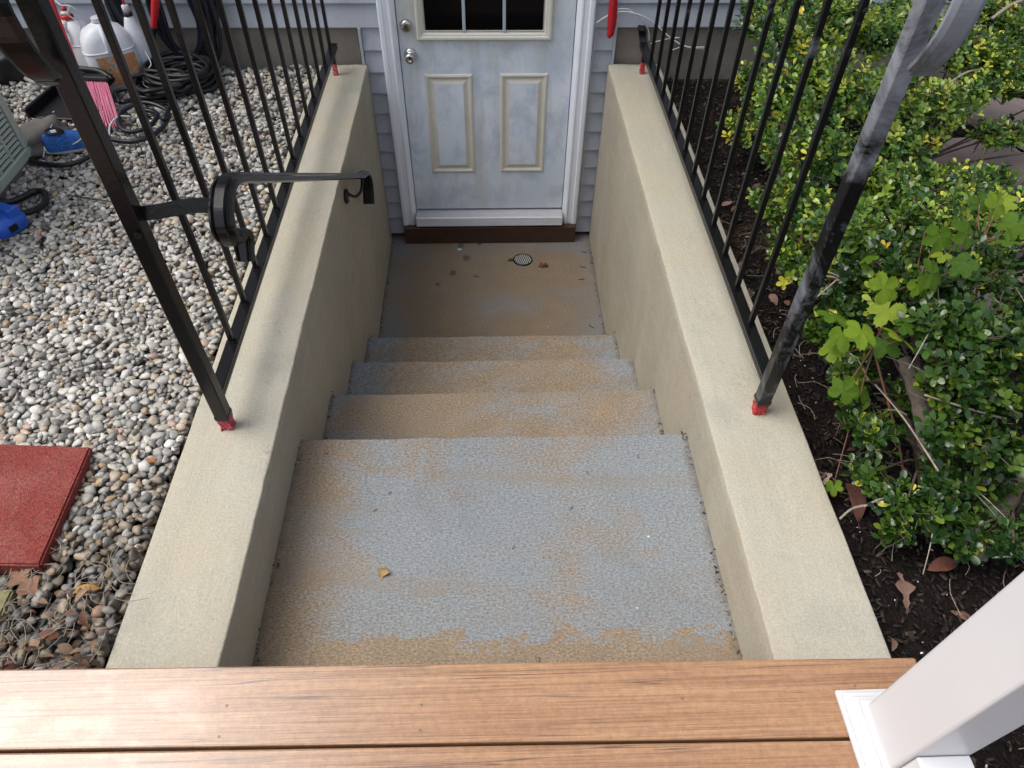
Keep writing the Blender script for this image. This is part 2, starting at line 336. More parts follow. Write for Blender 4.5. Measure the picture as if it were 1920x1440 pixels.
def lathe(bm, prof, n=20, T=Matrix.Identity(4)):
    rings = [[bm.verts.new(T @ Vector((r*math.cos(2*math.pi*i/n), r*math.sin(2*math.pi*i/n), z))) for i in range(n)] for r, z in prof]
    for A, B in zip(rings, rings[1:]):
        for j in range(n): bm.faces.new((A[j], A[(j+1) % n], B[(j+1) % n], B[j]))
    bm.faces.new(rings[0][::-1]); bm.faces.new(rings[-1])
def loft(bm, secs, n=24):
    """secs: (cx, cy, z, rx, ry, power)"""
    rings = []
    for cx, cy, z, rx, ry, pw in secs:
        ring = []
        for i in range(n):
            a = 2*math.pi*i/n; c, s = math.cos(a), math.sin(a)
            ring.append(bm.verts.new((cx+rx*math.copysign(abs(c)**(2/pw), c), cy+ry*math.copysign(abs(s)**(2/pw), s), z)))
        rings.append(ring)
    for A, B in zip(rings, rings[1:]):
        for j in range(n): bm.faces.new((A[j], A[(j+1) % n], B[(j+1) % n], B[j]))
    bm.faces.new(rings[0][::-1]); bm.faces.new(rings[-1]); return rings
def bulk(name, V, F, cols, mat, parent=None, smooth=True, kind='stuff', per=None):
    """V (n,3), F (m,3), cols per vertex (n,3)"""
    me = bpy.data.meshes.new(name); nv, nf = len(V), len(F)
    me.vertices.add(nv); me.vertices.foreach_set('co', np.ascontiguousarray(V, dtype=np.float32).ravel())
    k = F.shape[1]; me.loops.add(nf*k); me.loops.foreach_set('vertex_index', np.ascontiguousarray(F, dtype=np.int32).ravel())
    me.polygons.add(nf); me.polygons.foreach_set('loop_start', np.arange(0, nf*k, k, dtype=np.int32)); me.polygons.foreach_set('loop_total', np.full(nf, k, dtype=np.int32))
    if smooth: me.polygons.foreach_set('use_smooth', np.ones(nf, dtype=bool))
    me.update(calc_edges=True)
    a = me.color_attributes.new('Col', 'FLOAT_COLOR', 'POINT'); c4 = np.ones((nv, 4), dtype=np.float32); c4[:, :3] = cols; a.data.foreach_set('color', c4.ravel())
    me.materials.append(mat); o = bpy.data.objects.new(name, me); link(o, parent)
    if kind: o['kind'] = kind
    return o
def paint(o, c):
    a = o.data.color_attributes.new('Col', 'FLOAT_COLOR', 'POINT'); n = len(o.data.vertices); a.data.foreach_set('color', np.tile(np.array([*c, 1], dtype=np.float32), n))

# ================================================================== LARGE STRUCTURE
XL, XR, XLO, XRO, D = -0.638, 0.647, -0.897, 0.924, 3.79
# ground, one sheet with the stairwell left open
bm = bmesh.new()
def quad(x0, x1, y0, y1, z):
    bm.faces.new([bm.verts.new((x, y, z)) for x, y in ((x0, y0), (x1, y0), (x1, y1), (x0, y1))])
quad(-60, -0.75, -60, 60, -0.050); quad(0.78, 60, -60, 60, -0.095); quad(-0.75, 0.78, -60, -0.28, -0.07); quad(-0.75, 0.78, 3.9, 60, -0.07)
tag(fin(bm, 'ground', M['ground']), kind='structure')
# mulch bed, gently uneven
bm = bmesh.new(); nx, ny = 60, 90
g = [[bm.verts.new((0.86+3.4*i/nx, -1.2+4.96*j/ny, -0.085+0.02*noise.noise((3*i/nx*2, j/ny*9, 0))+0.012*noise.noise((i*.7, j*.7, 3)))) for j in range(ny+1)] for i in range(nx+1)]
for i in range(nx):
    for j in range(ny): bm.faces.new((g[i][j], g[i+1][j], g[i+1][j+1], g[i][j+1]))
tag(fin(bm, 'mulch_bed', M['mulch'], smooth=True), kind='structure')

# retaining walls: grid-built, hand-trowelled edge
def retaining(name, xi, xo, label, batter):
    sgn = 1 if xo > xi else -1; bm = bmesh.new(); ys = [0.05+(3.787-0.05)*k/240 for k in range(241)]
    # cross-section from the foot of the inner face over the top to the outer foot: (inward distance, z)
    W_ = abs(xo-xi); sec = []
    for z in [-1.3, -1.12, -.9, -.7, -.5, -.35, -.22, -.14, -.08, -.045]: sec.append((-batter*(-z) if batter else 0, z, 0))
    r = 0.0065
    for a in (0.15, 0.35, 0.55, 0.75, 0.95): th = a*math.pi/2; sec.append((r-r*math.cos(th), -r+r*math.sin(th), 1))
    for k in range(1, 8): sec.append((r+(W_-2*r)*k/8, 0.0, 2))
    for a in (0.05, 0.3, 0.6, 0.9): th = a*math.pi/2; sec.append((W_-r+r*math.sin(th), -r+r*math.cos(th), 1))
    for z in (-.06, -.15, -.35): sec.append((W_, z, 0))
    rows = []
    for y in ys:
        row = []
        for d, z, kind in sec:
            e = noise.noise((y*3.1, 3.1*sgn, 0))*0.0028+noise.noise((y*17, 1.7*sgn, 0))*0.0018+noise.noise((y*43, 1.7*sgn, 4))*0.0010
            nx_ = noise.noise((y*2.0, z*2.5, sgn*5))*0.004
            dd = d + (e if (kind == 1 and d < W_/2) or (z > -0.09 and d < 0.002) else 0) + (nx_ if d < W_/2 and z < -0.1 else 0)
            zz = z + (noise.noise((y*2.5, d*9, 9*sgn))*0.0045 if kind == 2 else (noise.noise((y*6, 2*sgn, 7))*0.003 if kind == 1 else 0))
            row.append(bm.verts.new((xi+sgn*dd, y, zz)))
        rows.append(row)
    for A, B in zip(rows, rows[1:]):
        for j in range(len(sec)-1):
            f = (A[j], A[j+1], B[j+1], B[j]); bm.faces.new(f if sgn < 0 else f[::-1])
    bm.faces.new(rows[0] if sgn > 0 else rows[0][::-1]); bm.faces.new(rows[-1][::-1] if sgn > 0 else rows[-1])
    o = fin(bm, name, M['stucco'], smooth=True); tag(o, label, 'wall'); return o
retaining('retaining_wall', XL, XLO, 'tan stucco retaining wall beside the gravel, left of the steps', 0)
retaining('retaining_wall', XR, XRO, 'tan stucco retaining wall beside the shrubs, right of the steps', 0)

# steps
st = thing('staircase', 'worn grey painted concrete steps going down between two stucco walls', 'steps', (0, 0.7, -0.216))
def step(y0, y1, z, mat):
    bm = bmesh.new(); n = 40; r = 0.007; rows = []
    prof = [(y0, -1.35, 0), (y0, z, 0)] + [(y0+(y1-y0-r)*k/4, z, 0) for k in range(1, 5)] + [(y1-r+r*math.sin(a), z-r+r*math.cos(a), 1) for a in (0.5, 1.0, 1.4)] + [(y1, z-0.04, 1), (y1, z-0.1, 1), (y1, -1.35, 0)]
    for i in range(n+1):
        x = -0.68+1.37*i/n
        rows.append([bm.verts.new((x, y+(noise.noise((x*9, y, z))*0.004+noise.noise((x*40, y, z))*0.0015 if k else 0), zz+noise.noise((x*2, y*3, 4))*0.0015)) for y, zz, k in prof])
    for A, B in zip(rows, rows[1:]):
        for j in range(len(prof)-1): bm.faces.new((A[j], B[j], B[j+1], A[j+1]))
    return fin(bm, 'step', mat, st, smooth=False)
m_top = worn_paint('worn_paint_top_step', 0.625, True); m_mid = worn_paint('worn_paint_lower_steps', 0.40, False, 0.9); m_flr = worn_paint('worn_paint_landing', 0.36, False, 0.9, ((-.155, 3.575, .024), (-.235, 3.43, .024), (-.325, 3.32, .015), (-.19, 3.71, .022), (-.07, 3.72, .015)))
step(-0.3, 1.443, -0.216, m_top); step(1.42, 1.849, -0.452, m_mid); step(1.83, 2.238, -0.672, m_mid); step(2.22, 2.631, -0.897, m_mid)
bm = bmesh.new(); abox(bm, (-0.69, 2.60, -1.35), (0.72, 3.84, -1.121))
land = tag(fin(bm, 'landing_floor', m_flr), kind='structure')
# drain
dr = Vector((0.203, 3.548, -1.121)); bm = bmesh.new()
lathe(bm, [(0.052, -0.004), (0.062, -0.004), (0.062, 0.004), (0.058, 0.006), (0.052, 0.006)], 28, Matrix.Translation(dr))
o = fin(bm, 'drain_ring', M['black'], land)
bm = bmesh.new(); lathe(bm, [(0.001, 0.001), (0.053, 0.001), (0.053, 0.002), (0.001, 0.002)], 24, Matrix.Translation(dr)); fin(bm, 'drain_hole', M['hole'], land)
bm = bmesh.new()
rz = Matrix.Rotation(R_(-18), 3, 'Z')
for k in range(-4, 5):
    x = k*0.0118; h = math.sqrt(max(0, 0.052**2-x*x))*0.98
    if h > 0.012:
        c = rz @ Vector((x, 0, 0)); abox(bm, (dr.x+c.x-0.0034, dr.y+c.y-h, dr.z+0.002), (dr.x+c.x+0.0034, dr.y+c.y+h, dr.z+0.0065), 0, rot=rz)
bm2 = bm; fin(bm2, 'drain_grate', M['grate'], land)

# ------------------------------------------------------------------ house
H = thing('house', 'house wall of pale grey lap siding with a white basement door', 'house', (0, 3.85, -1.1))
box('foundation', (-6, 3.812, -0.4), (-0.668, 4.0, 0.183), M['found'], H, 0.004); box('foundation', (0.678, 3.812, -0.4), (6, 4.0, 0.183), M['found'], H, 0.004)
box('sheathing', (-6, 4.0, -1.4), (6, 4.1, 4.6), M['core'], H, 0); box('sheathing', (-0.668, 3.86, -1.34), (-0.47, 4.0, 4.6), M['core'], H, 0); box('sheathing', (0.475, 3.86, -1.34), (0.678, 4.0, 4.6), M['core'], H, 0)
box('sheathing', (-6, 3.86, 0.19), (-0.669, 3.999, 4.6), M['core'], H, 0); box('sheathing', (0.679, 3.86, 0.19), (6, 3.999, 4.6), M['core'], H, 0)
EXP = 0.1155
def lap(x0, x1, z, tilt=0.0):
    bm = bmesh.new(); pr = [(3.826, z+EXP+0.012), (3.812, z+EXP+0.010), (3.7925, z+0.004), (3.7935, z), (3.803, z-0.001), (3.803, z+0.004), (3.83, z+0.02)]
    n = max(1, int((x1-x0)/0.35)); rows = []
    for i in range(n+1):
        x = x0+(x1-x0)*i/n; wv = noise.noise((x*1.7, z*7, 0))*0.0016
        rows.append([bm.verts.new((x, y+(wv if k in (1, 2, 3) else 0), zz+tilt*(x-(x0+x1)/2)+wv)) for k, (y, zz) in enumerate(pr)])
    for A, B in zip(rows, rows[1:]):
        for j in range(len(pr)-1): bm.faces.new((A[j], B[j], B[j+1], A[j+1]))
    bm.faces.new(rows[0]); bm.faces.new(rows[-1][::-1])
    return fin(bm, 'siding_board', M['siding'], H)
k = 0; z = 0.185
while z < 4.4:
    jx = -1.9-1.3*((k*37) % 5)/5; jx2 = 1.8+1.3*((k*53) % 5)/5
    if z < 1.22:
        lap(-6, jx, z); lap(jx+0.002, -0.552, z); lap(0.553, jx2, z); lap(jx2+0.002, 6, z)
    else: lap(-6, jx, z); lap(jx+0.002, jx2, z); lap(jx2+0.002, 6, z)
    z += EXP; k += 1
z = 0.185-EXP; k = 0
while z > -1.10:
    lap(-0.648, -0.553, z, 0.03*math.sin(k*2.3)-(0.10 if k in (5, 6) else 0)); lap(0.554, 0.662, z, 0.02*math.sin(k*1.7)); z -= EXP; k += 1
box('corner_trim', (-0.664, 3.785, -1.118), (-0.650, 3.83, 0.186), M['siding'], H, 0.002); box('corner_trim', (0.663, 3.785, -1.118), (0.676, 3.83, 0.186), M['siding'], H, 0.002)
# door frame: brickmould casing with stepped profile
ZB = -0.903; ZT = 1.135
def casing(x0, x1, side):
    pr = [(0, 3.84), (0, 3.762), (.008, 3.757), (.024, 3.757), (.030, 3.763), (.055, 3.766), (.062, 3.760), (.070, 3.762), (.090, 3.785), (.090, 3.84)]
    w_ = x1-x0; bm = bmesh.new(); A = []; B = []
    for d, y in pr:
        d = d/0.09*w_; x = x0+d if side < 0 else x1-d
        A.append(bm.verts.new((x, y, -1.0))); B.append(bm.verts.new((x, y, ZT+0.09)))
    for j in range(len(pr)-1): bm.faces.new((A[j], A[j+1], B[j+1], B[j]) if side > 0 else (A[j], B[j], B[j+1], A[j+1]))
    bm.faces.new(A[::side]); bm.faces.new(B[::-side]); fin(bm, 'door_casing', M['trim'], H)
casing(-0.549, -0.463, -1); casing(0.458, 0.549, 1)
box('door_casing', (-0.462, 3.762, ZT+0.004), (0.457, 3.84, ZT+0.09), M['trim'], H, 0.006)
thr = thing('x', 'x', 'x') if False else None
box('threshold', (-0.462, 3.715, -0.985), (0.457, 3.86, ZB-0.012), M['alu'], H, 0.006)
bm = bmesh.new()
for k in range(7): abox(bm, (-0.46, 3.7135, -0.975+k*0.0085), (0.455, 3.716, -0.971+k*0.0085), 0.0008)
tag(fin(bm, 'threshold_rib', M['trim'], H))
box('sill_board', (-0.545, 3.727, -1.118), (0.545, 3.84, -1.001), M['sillwood'], H, 0.004)
door = box('door', (-0.459, 3.795, ZB), (0.454, 3.84, ZT), M['door'], H, 0.002)
box('door_gap', (-0.4625, 3.842, ZB-0.014), (0.458, 3.87, ZT+0.006), M['hole'], H, 0)
def panel(x0, x1, z0, z1):
    pr = [(0, 0.0005), (.003, .006), (.012, .0085), (.020, .005), (.026, .0015), (.034, .0012), (.052, .0075)]
    bm = bmesh.new(); loops = []
    for d, h in pr: loops.append([bm.verts.new((x, 3.795-h, z)) for x, z in ((x0+d, z0+d), (x1-d, z0+d), (x1-d, z1-d), (x0+d, z1-d))])
    for A, B in zip(loops, loops[1:]):
        for j in range(4): bm.faces.new((A[j], A[(j+1) % 4], B[(j+1) % 4], B[j]))
    f = bm.faces.new(loops[-1]); f.material_index = 1
    o = fin(bm, 'door_panel', [M['cream'], M['door']], door); return o
panel(-0.343, -0.083, -0.647, -0.055); panel(0.067, 0.328, -0.645, -0.052)
# window frame of the door
def ring(name, x0, x1, z0, z1, pr, mat, parent):
    bm = bmesh.new(); loops = []
    for d, h in pr: loops.append([bm.verts.new((x, 3.795-h, z)) for x, z in ((x0+d, z0+d), (x1-d, z0+d), (x1-d, z1-d), (x0+d, z1-d))])
    for A, B in zip(loops, loops[1:]):
        for j in range(4): bm.faces.new((A[j], A[(j+1) % 4], B[(j+1) % 4], B[j]))
    return fin(bm, name, mat, parent)
WX0, WX1, WZ0, WZ1 = -0.364, 0.336, 0.125, 0.99
ring('window_frame', WX0, WX1, WZ0, WZ1, [(0, 0), (.001, .014), (.008, .020), (.018, .019), (.022, .014), (.030, .013), (.034, .009), (.040, .006), (.042, -.002)], M['cream'], door)
gx0, gx1, gz0, gz1 = WX0+.04, WX1-.04, WZ0+.04, WZ1-.04
cw = (gx1-gx0)/3; ch = (gz1-gz0)/3
for i in range(3):
    for j in range(3): box('window_pane', (gx0+i*cw+.007, 3.790, gz0+j*ch+.007), (gx0+(i+1)*cw-.007, 3.7945, gz0+(j+1)*ch-.007), M['glass'], door, 0)
for i in (1, 2): box('muntin', (gx0+i*cw-.008, 3.784, gz0), (gx0+i*cw+.008, 3.7946, gz1), M['muntin'], door, 0.002)
for j in (1, 2): box('muntin', (gx0, 3.7835, gz0+j*ch-.008), (gx1, 3.7942, gz0+j*ch+.008), M['muntin'], door, 0.002)
box('muntin', (gx0, 3.787, gz0+.004), (gx1, 3.7944, gz0+.009), M['cream'], door, 0.0)
Ty = Matrix.Rotation(R_(90), 4, 'X')
def knob(name, x, z, prof):
    bm = bmesh.new(); lathe(bm, prof, 28, Matrix.Translation((x, 3.795, z)) @ Ty); return fin(bm, name, M['steel'], door, smooth=True)
knob('deadbolt', -0.414, 0.196, [(0.033, 0.0005), (0.033, 0.006), (0.029, 0.016), (0.024, 0.020), (0.021, 0.022), (0.010, 0.022), (0.001, 0.0222)])
knob('door_knob', -0.405, 0.050, [(0.034, 0.0005), (0.033, 0.006), (0.022, 0.012), (0.013, 0.018), (0.013, 0.030), (0.022, 0.038), (0.0275, 0.050), (0.026, 0.060), (0.018, 0.067), (0.010, 0.0675), (0.0095, 0.065), (0.001, 0.065)])
box('keyhole', (-0.4155, 3.7722, 0.191), (-0.4125, 3.7727, 0.201), M['hole'], door, 0); box('keyhole', (-0.4065, 3.7288, 0.0445), (-0.4035, 3.7298, 0.0555), M['hole'], door, 0)

# ------------------------------------------------------------------ railings
def railing(xr, ys_b, ypost, yend, label, side, mat_post, mat_bal, mat_foot, boot):
    t = thing('railing', label, 'railing', (xr, ypost, 0))
    h = 0.0195
    box('post', (xr-h, ypost-h, 0.042), (xr+h, ypost+h, 1.255), mat_post, t, 0.003)
    bm = bmesh.new(); abox(bm, (xr-h*.93, ypost-h*.93, -0.004), (xr+h*.93, ypost+h*.93, 0.050), 0.004, 2)
    bmesh.ops.subdivide_edges(bm, edges=bm.edges[:], cuts=3, use_grid_fill=True)
    for v in bm.verts: v.co += Vector([noise.noise(v.co*110+Vector((k*7, 0, 0)))*0.007 for k in range(3)])
    fin(bm, 'post_foot', mat_foot, t)
    bm = bmesh.new(); abox(bm, (xr-h*1.06, ypost-h*1.06, 0.046), (xr+h*1.06, ypost+h*1.06, 0.062), 0.002); fin(bm, 'post_collar', M['black'], t)
    bx = xr+0.003*side
    box('bottom_rail', (bx-.019, ypost+h+.001, 0.122), (bx+.019, yend, 0.134), M['black'], t, 0.002)
    for e in (-1, 1): box('rail_lip', (bx+e*.019-(0 if e < 0 else .004), ypost+h+.001, 0.108), (bx+e*.019+(.004 if e < 0 else 0), yend, 0.1215), M['black'], t, 0.001)
    for y in ys_b:
        b = 0.0078; box('baluster', (bx-b, y-b, 0.130), (bx+b, y+b, 1.245), mat_bal, t, 0.0012)
        box('weld_shoe', (bx-b*1.25, y-b*1.3, 0.1342), (bx+b*1.25, y+b*1.3, 0.138), M['black'], t, 0.001)
    yl = yend-0.065
    bm = bmesh.new(); abox(bm, (bx-.010, yl-.010, 0.052), (bx+.010, yl+.010, 0.107), 0.001); fin(bm, 'support_leg', M['black'], t)
    bm = bmesh.new(); abox(bm, (bx-.0115, yl-.0115, -0.004), (bx+.0115, yl+.0115, 0.056), 0.002)
    for v in bm.verts: v.co += Vector([noise.noise(v.co*90+Vector((k*7, 0, 0)))*0.003 for k in range(3)])
    fin(bm, 'leg_foot', mat_foot, t)
    # moulded top rail ending in a lamb's tongue
    prof = [(-.028, -.005), (-.027, .004), (-.020, .0065), (-.017, .003), (-.014, .0045), (-.010, .012), (.010, .012), (.014, .0045), (.017, .003), (.020, .0065), (.027, .004), (.028, -.005), (.018, -.010), (-.018, -.010)]
    path = [(xr, yend+.03, 1.262)] + [(xr, yend-.3*i, 1.262) for i in range(1, 7)] + [(xr, ypost+.02, 1.264), (xr, ypost-.06, 1.258), (xr, ypost-.100, 1.235), (xr, ypost-.112, 1.20), (xr, ypost-.106, 1.15), (xr, ypost-.088, 1.105), (xr, ypost-.072, 1.078), (xr, ypost-.062, 1.066), (xr, ypost-.068, 1.058)]
    q = cat(path, 5); n = len(q); sc_ = [1.0]*n
    for i in range(n-9, n): sc_[i] = 1.0-0.25*(i-(n-10))/9
    bm = bmesh.new(); sweep(bm, q, prof, up=(1, 0, 0), scales=sc_); fin(bm, 'top_rail', mat_post if side > 0 else M['black'], t, smooth=False)
    return t
kz = 0.981
yl = [1.582, 1.767, 1.938, 2.112, 2.289, 2.476, 2.643, 2.83, 2.993, 3.17, 3.355, 3.524, 3.711]
sp = (yl[-1]-yl[0])/12*kz; yL = [1.552+i*sp for i in range(13)]
yR = [1.595+i*sp for i in range(12)]
tL = railing(-0.785, yL, 1.331, 3.735, 'black iron railing on the left wall, handrail branching from its post', -1, M['black'], M['black'], M['pinkpaint'], 0)
tR = railing(0.808, yR, 1.354, 3.74, 'black iron railing on the right wall with grey primer patches on its post', 1, M['primer'], M['primer_low'], M['redpaint'], 0)
# curl at the far end of the right railing
bm = bmesh.new(); sweep(bm, cat([(0.811, 3.735, 0.128), (0.806, 3.75, 0.15), (0.80, 3.756, 0.18), (0.792, 3.752, 0.205), (0.786, 3.74, 0.19)], 5), [(-.018, -.004), (.018, -.004), (.018, .004), (-.018, .004)], up=(1, 0, 0)); fin(bm, 'rail_curl', M['black'], tR)
# handrail
hx = -0.585
prof = [(-.027, -.007), (-.026, .005), (-.020, .008), (-.017, .004), (-.014, .006), (-.010, .014), (.010, .014), (.014, .006), (.017, .004), (.020, .008), (.026, .005), (.027, -.007), (.018, -.012), (-.018, -.012)]
path = [(1.362, .590), (1.375, .612), (1.388, .640), (1.372, .664), (1.340, .672), (1.312, .690), (1.304, .722), (1.318, .752), (1.345, .772), (1.385, .782), (1.44, .765), (1.6, .668), (1.914, .478), (2.3, .245), (2.7, .004), (2.82, -.070), (2.90, -.108), (2.955, -.138), (2.99, -.175), (2.998, -.22), (2.985, -.265), (2.958, -.305)]
q = cat([(hx, a, b-0.008) for a, b in path], 6); n = len(q)
sc_ = [1.0]*n
for i in range(14): sc_[i] = 0.72+0.28*i/14
bm = bmesh.new(); sweep(bm, q, prof, up=(1, 0, 0), scales=sc_); hr = fin(bm, 'handrail', M['black'], tL)
bm = bmesh.new(); sweep(bm, cat([(-0.765, 1.338, .735), (-0.72, 1.336, .742), (-0.66, 1.334, .755), (-0.62, 1.335, .756), (-0.60, 1.336, .752)], 4), [(-.016, -.003), (.016, -.003), (.016, .003), (-.016, .003)], up=(0, 0.35, 1)); fin(bm, 'connecting_bar', M['black'], hr)
bm = bmesh.new(); lathe(bm, [(0.005, 0), (0.009, 0.002), (0.009, 0.006), (0.002, 0.008)], 10, Matrix.Translation((-0.776, 1.3095, 0.70)) @ Ty); fin(bm, 'bolt', M['black'], tL)
Tx = Matrix.Translation((-0.634, 2.72, -0.115)) @ Matrix.Rotation(R_(90), 4, 'Y')
bm = bmesh.new(); lathe(bm, [(0.026, -0.004), (0.034, 0.0), (0.032, 0.006), (0.016, 0.010), (0.014, 0.010)], 20, Tx); tube(bm, [(-0.626, 2.72, -0.100), (-0.600, 2.74, -0.130), (-0.578, 2.78, -0.128), (-0.575, 2.83, -0.098), (-0.585, 2.85, -0.082)], 0.0065, 8, 5)
for dz in (-.018, .02): lathe(bm, [(0.004, 0.006), (0.005, 0.011), (0.001, 0.013)], 8, Matrix.Translation((0, dz*.4, dz)) @ Tx)
fin(bm, 'wall_bracket', M['black'], hr, smooth=True)

# ------------------------------------------------------------------ deck
dk = thing('deck', 'brown wood grain composite deck at the head of the steps', 'deck', (0, 0.3, 0.33))
rd = Matrix.Rotation(R_(-0.78), 3, 'Z')
def dbox(name, x0, x1, y0, y1, z0, z1, mat, bev, parent, seg=2):
    bm = bmesh.new(); vs = abox(bm, (x0, y0, z0), (x1, y1, z1), bev, seg)
    for v in bm.verts: c = rd @ Vector((v.co.x, v.co.y-0.489, 0)); v.co = Vector((c.x, c.y+0.489, v.co.z))
    return fin(bm, name, mat, parent)
y = 0.489
for k in range(9): dbox('deck_board', -2.4+0.0*k, 0.780, y-0.1355, y, 0.305, 0.33, M['deck'], 0.0035, dk); y -= 0.1405
dbox('fascia_board', -2.4, 0.770, 0.445, 0.468, 0.05, 0.3035, M['deck'], 0.003, dk)
for x in (-1.6, -1.15, -0.48, -0.135, 0.33, 0.66): dbox('joist', x-.019, x+.019, -0.78, 0.443, 0.12, 0.3045, M['sillwood'], 0.0, dk)
dbox('fascia_board', 0.7455, 0.7695, -0.78, 0.444, 0.05, 0.3034, M['deck'], 0.003, dk)
for (x, yy) in ((-0.135, .418), (-0.478, .426), (-0.479, .375), (0.648, .43), (-0.135, .376), (0.33, .417)):
    bm = bmesh.new(); lathe(bm, [(0.0026, -0.002), (0.0026, 0.0004), (0.0016, 0.0006), (0.0008, -0.0004)], 10, Matrix.Translation((x, yy, 0.33))); fin(bm, 'deck_screw', M['screw'], dk)
for k in range(6):
    pass
# white railing post of the deck
wp = thing('deck_railing', 'white vinyl deck post with stepped base trim and lower rail', 'railing', (0.69, 0.33, 0.33))
bm = bmesh.new(); abox(bm, (0.640, 0.285, 0.332), (0.742, 0.387, 1.45), 0.006, 3); fin(bm, 'post', M['white'], wp)
def trimring(z0, z1, o, b): 
    bm = bmesh.new(); abox(bm, (0.640-o, 0.285-o, z0), (0.742+o, 0.387+o, z1), b, 2); return fin(bm, 'base_trim', M['white'], wp)
trimring(0.3305, 0.340, 0.034, 0.0025); trimring(0.3403, 0.350, 0.028, 0.004); trimring(0.3503, 0.357, 0.017, 0.003); trimring(0.3573, 0.366, 0.009, 0.003)
bm = bmesh.new(); abox(bm, (0.662, -1.2, 0.385), (0.722, 0.284, 0.440), 0.004, 2); fin(bm, 'bottom_rail', M['white'], wp)
bm = bmesh.new(); abox(bm, (0.650, 0.225, 0.375), (0.734, 0.284, 0.4445), 0.003, 2); fin(bm, 'rail_bracket', M['white'], wp)
bm = bmesh.new(); abox(bm, (0.655, -1.2, 1.22), (0.727, 0.284, 1.30), 0.006, 2); fin(bm, 'top_rail', M['white'], wp)

# ================================================================== GRAVEL
bm = bmesh.new(); bmesh.ops.create_icosphere(bm, subdivisions=2, radius=1); bm.verts.ensure_lookup_table()
IV = np.array([v.co[:] for v in bm.verts]); IF = np.array([[v.index for v in f.verts] for f in bm.faces]); bm.free()
shapes = []
for s in range(10):
    o3 = rng.uniform(0, 50, 3); d = np.array([noise.noise(Vector(v*0.9+o3)) for v in IV])*0.75+np.array([noise.noise(Vector(v*1.9+o3)) for v in IV])*0.14
    P = IV*(1+d)[:, None]; pw = rng.uniform(1.0, 1.25); P = np.sign(P)*np.abs(P)**(1/pw); shapes.append(P)
gx0_, gy0_, cell = -3.3, 0.2, 0.005
HG = np.full((int(2.45/cell), int(3.62/cell)), -0.050)
def rotm(ax, ay, az):
    return np.array((Matrix.Rotation(az, 3, 'Z') @ Matrix.Rotation(ay, 3, 'Y') @ Matrix.Rotation(ax, 3, 'X')))
PAL = [((0.52, 0.495, 0.45), 28), ((0.42, 0.405, 0.375), 28), ((0.32, 0.315, 0.30), 22), ((0.21, 0.20, 0.19), 12), ((0.50, 0.42, 0.31), 8), ((0.42, 0.31, 0.20), 3), ((0.33, 0.27, 0.22), 5), ((0.12, 0.115, 0.11), 2.5), ((0.46, 0.33, 0.28), 1.5), ((0.64, 0.625, 0.60), 12)]
pw_ = np.array([p[1] for p in PAL], float); pw_ /= pw_.sum(); pc_ = np.array([p[0] for p in PAL])
Vs, Fs, Cs = [], [], []; off = 0
def inpaver(x, y): return False
def put(x, y, a, b, c, yaw, tilt, col, sh):
    global off
    ca, sa = math.cos(yaw), math.sin(yaw); R0 = max(a, b)
    i0 = int((x-R0-gx0_)/cell); i1 = int((x+R0-gx0_)/cell)+1; j0 = int((y-R0-gy0_)/cell); j1 = int((y+R0-gy0_)/cell)+1
    if i0 < 0 or j0 < 0 or i1 >= HG.shape[0] or j1 >= HG.shape[1]: return
    X = gx0_+(np.arange(i0, i1)+.5)*cell-x; Y = gy0_+(np.arange(j0, j1)+.5)*cell-y; XX, YY = np.meshgrid(X, Y, indexing='ij')
    u = (XX*ca+YY*sa)/a; v = (-XX*sa+YY*ca)/b; r2 = u*u+v*v; msk = r2 < 0.92
    if not msk.any(): return
    hh = c*np.sqrt(1-r2[msk]); sub = HG[i0:i1, j0:j1]
    zc = np.percentile(sub[msk]+hh, 90)-0.1*c
    if zc > 0.006: return
    new = sub.copy(); new[msk] = np.maximum(sub[msk], zc+hh); HG[i0:i1, j0:j1] = new
    Rm = rotm(tilt[0], tilt[1], yaw); P = (shapes[sh]*np.array([a, b, c])) @ Rm.T + np.array([x, y, zc])
    Vs.append(P); Fs.append(IF+off); off += len(P); Cs.append(np.tile(col, (len(P), 1)))
npeb = 0
for k in range(46000):
    y = rng.uniform(0.42, 3.78); x = rng.uniform(max(-3.1, -1.45-(y-0.6)*0.53), -0.905)
    if x < -1.98 and y < 2.85: continue
    litter = y < 0.93+0.10*noise.noise(Vector((x*4, 0, 0)))
    if litter and rng.random() < 0.70: continue
    big = rng.random() < 0.10
    a = rng.uniform(.0080, .0175)*(1.3 if big else 1); b = a*rng.uniform(.58, .92); c = a*rng.uniform(.36, .60)
    # choose the lower of a few spots
    best = None
    for q in range(3):
        xx = x+rng.uniform(-.02, .02); yy = y+rng.uniform(-.02, .02); i = int((xx-gx0_)/cell); j = int((yy-gy0_)/cell)
        if 0 <= i < HG.shape[0] and 0 <= j < HG.shape[1] and xx < -0.9-a*.8 and yy < 3.795-a:
            if best is None or HG[i, j] < best[0]: best = (HG[i, j], xx, yy)
    if best is None: continue
    col = pc_[rng.choice(len(PAL), p=pw_)]*rng.uniform(.82, 1.15)
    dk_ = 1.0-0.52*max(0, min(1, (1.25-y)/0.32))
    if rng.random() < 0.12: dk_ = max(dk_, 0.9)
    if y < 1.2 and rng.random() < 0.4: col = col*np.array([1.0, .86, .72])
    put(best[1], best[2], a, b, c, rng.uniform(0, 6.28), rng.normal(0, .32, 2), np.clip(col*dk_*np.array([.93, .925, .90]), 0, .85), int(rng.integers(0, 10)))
bulk('gravel', np.concatenate(Vs), np.concatenate(Fs), np.concatenate(Cs), M['pebble'])
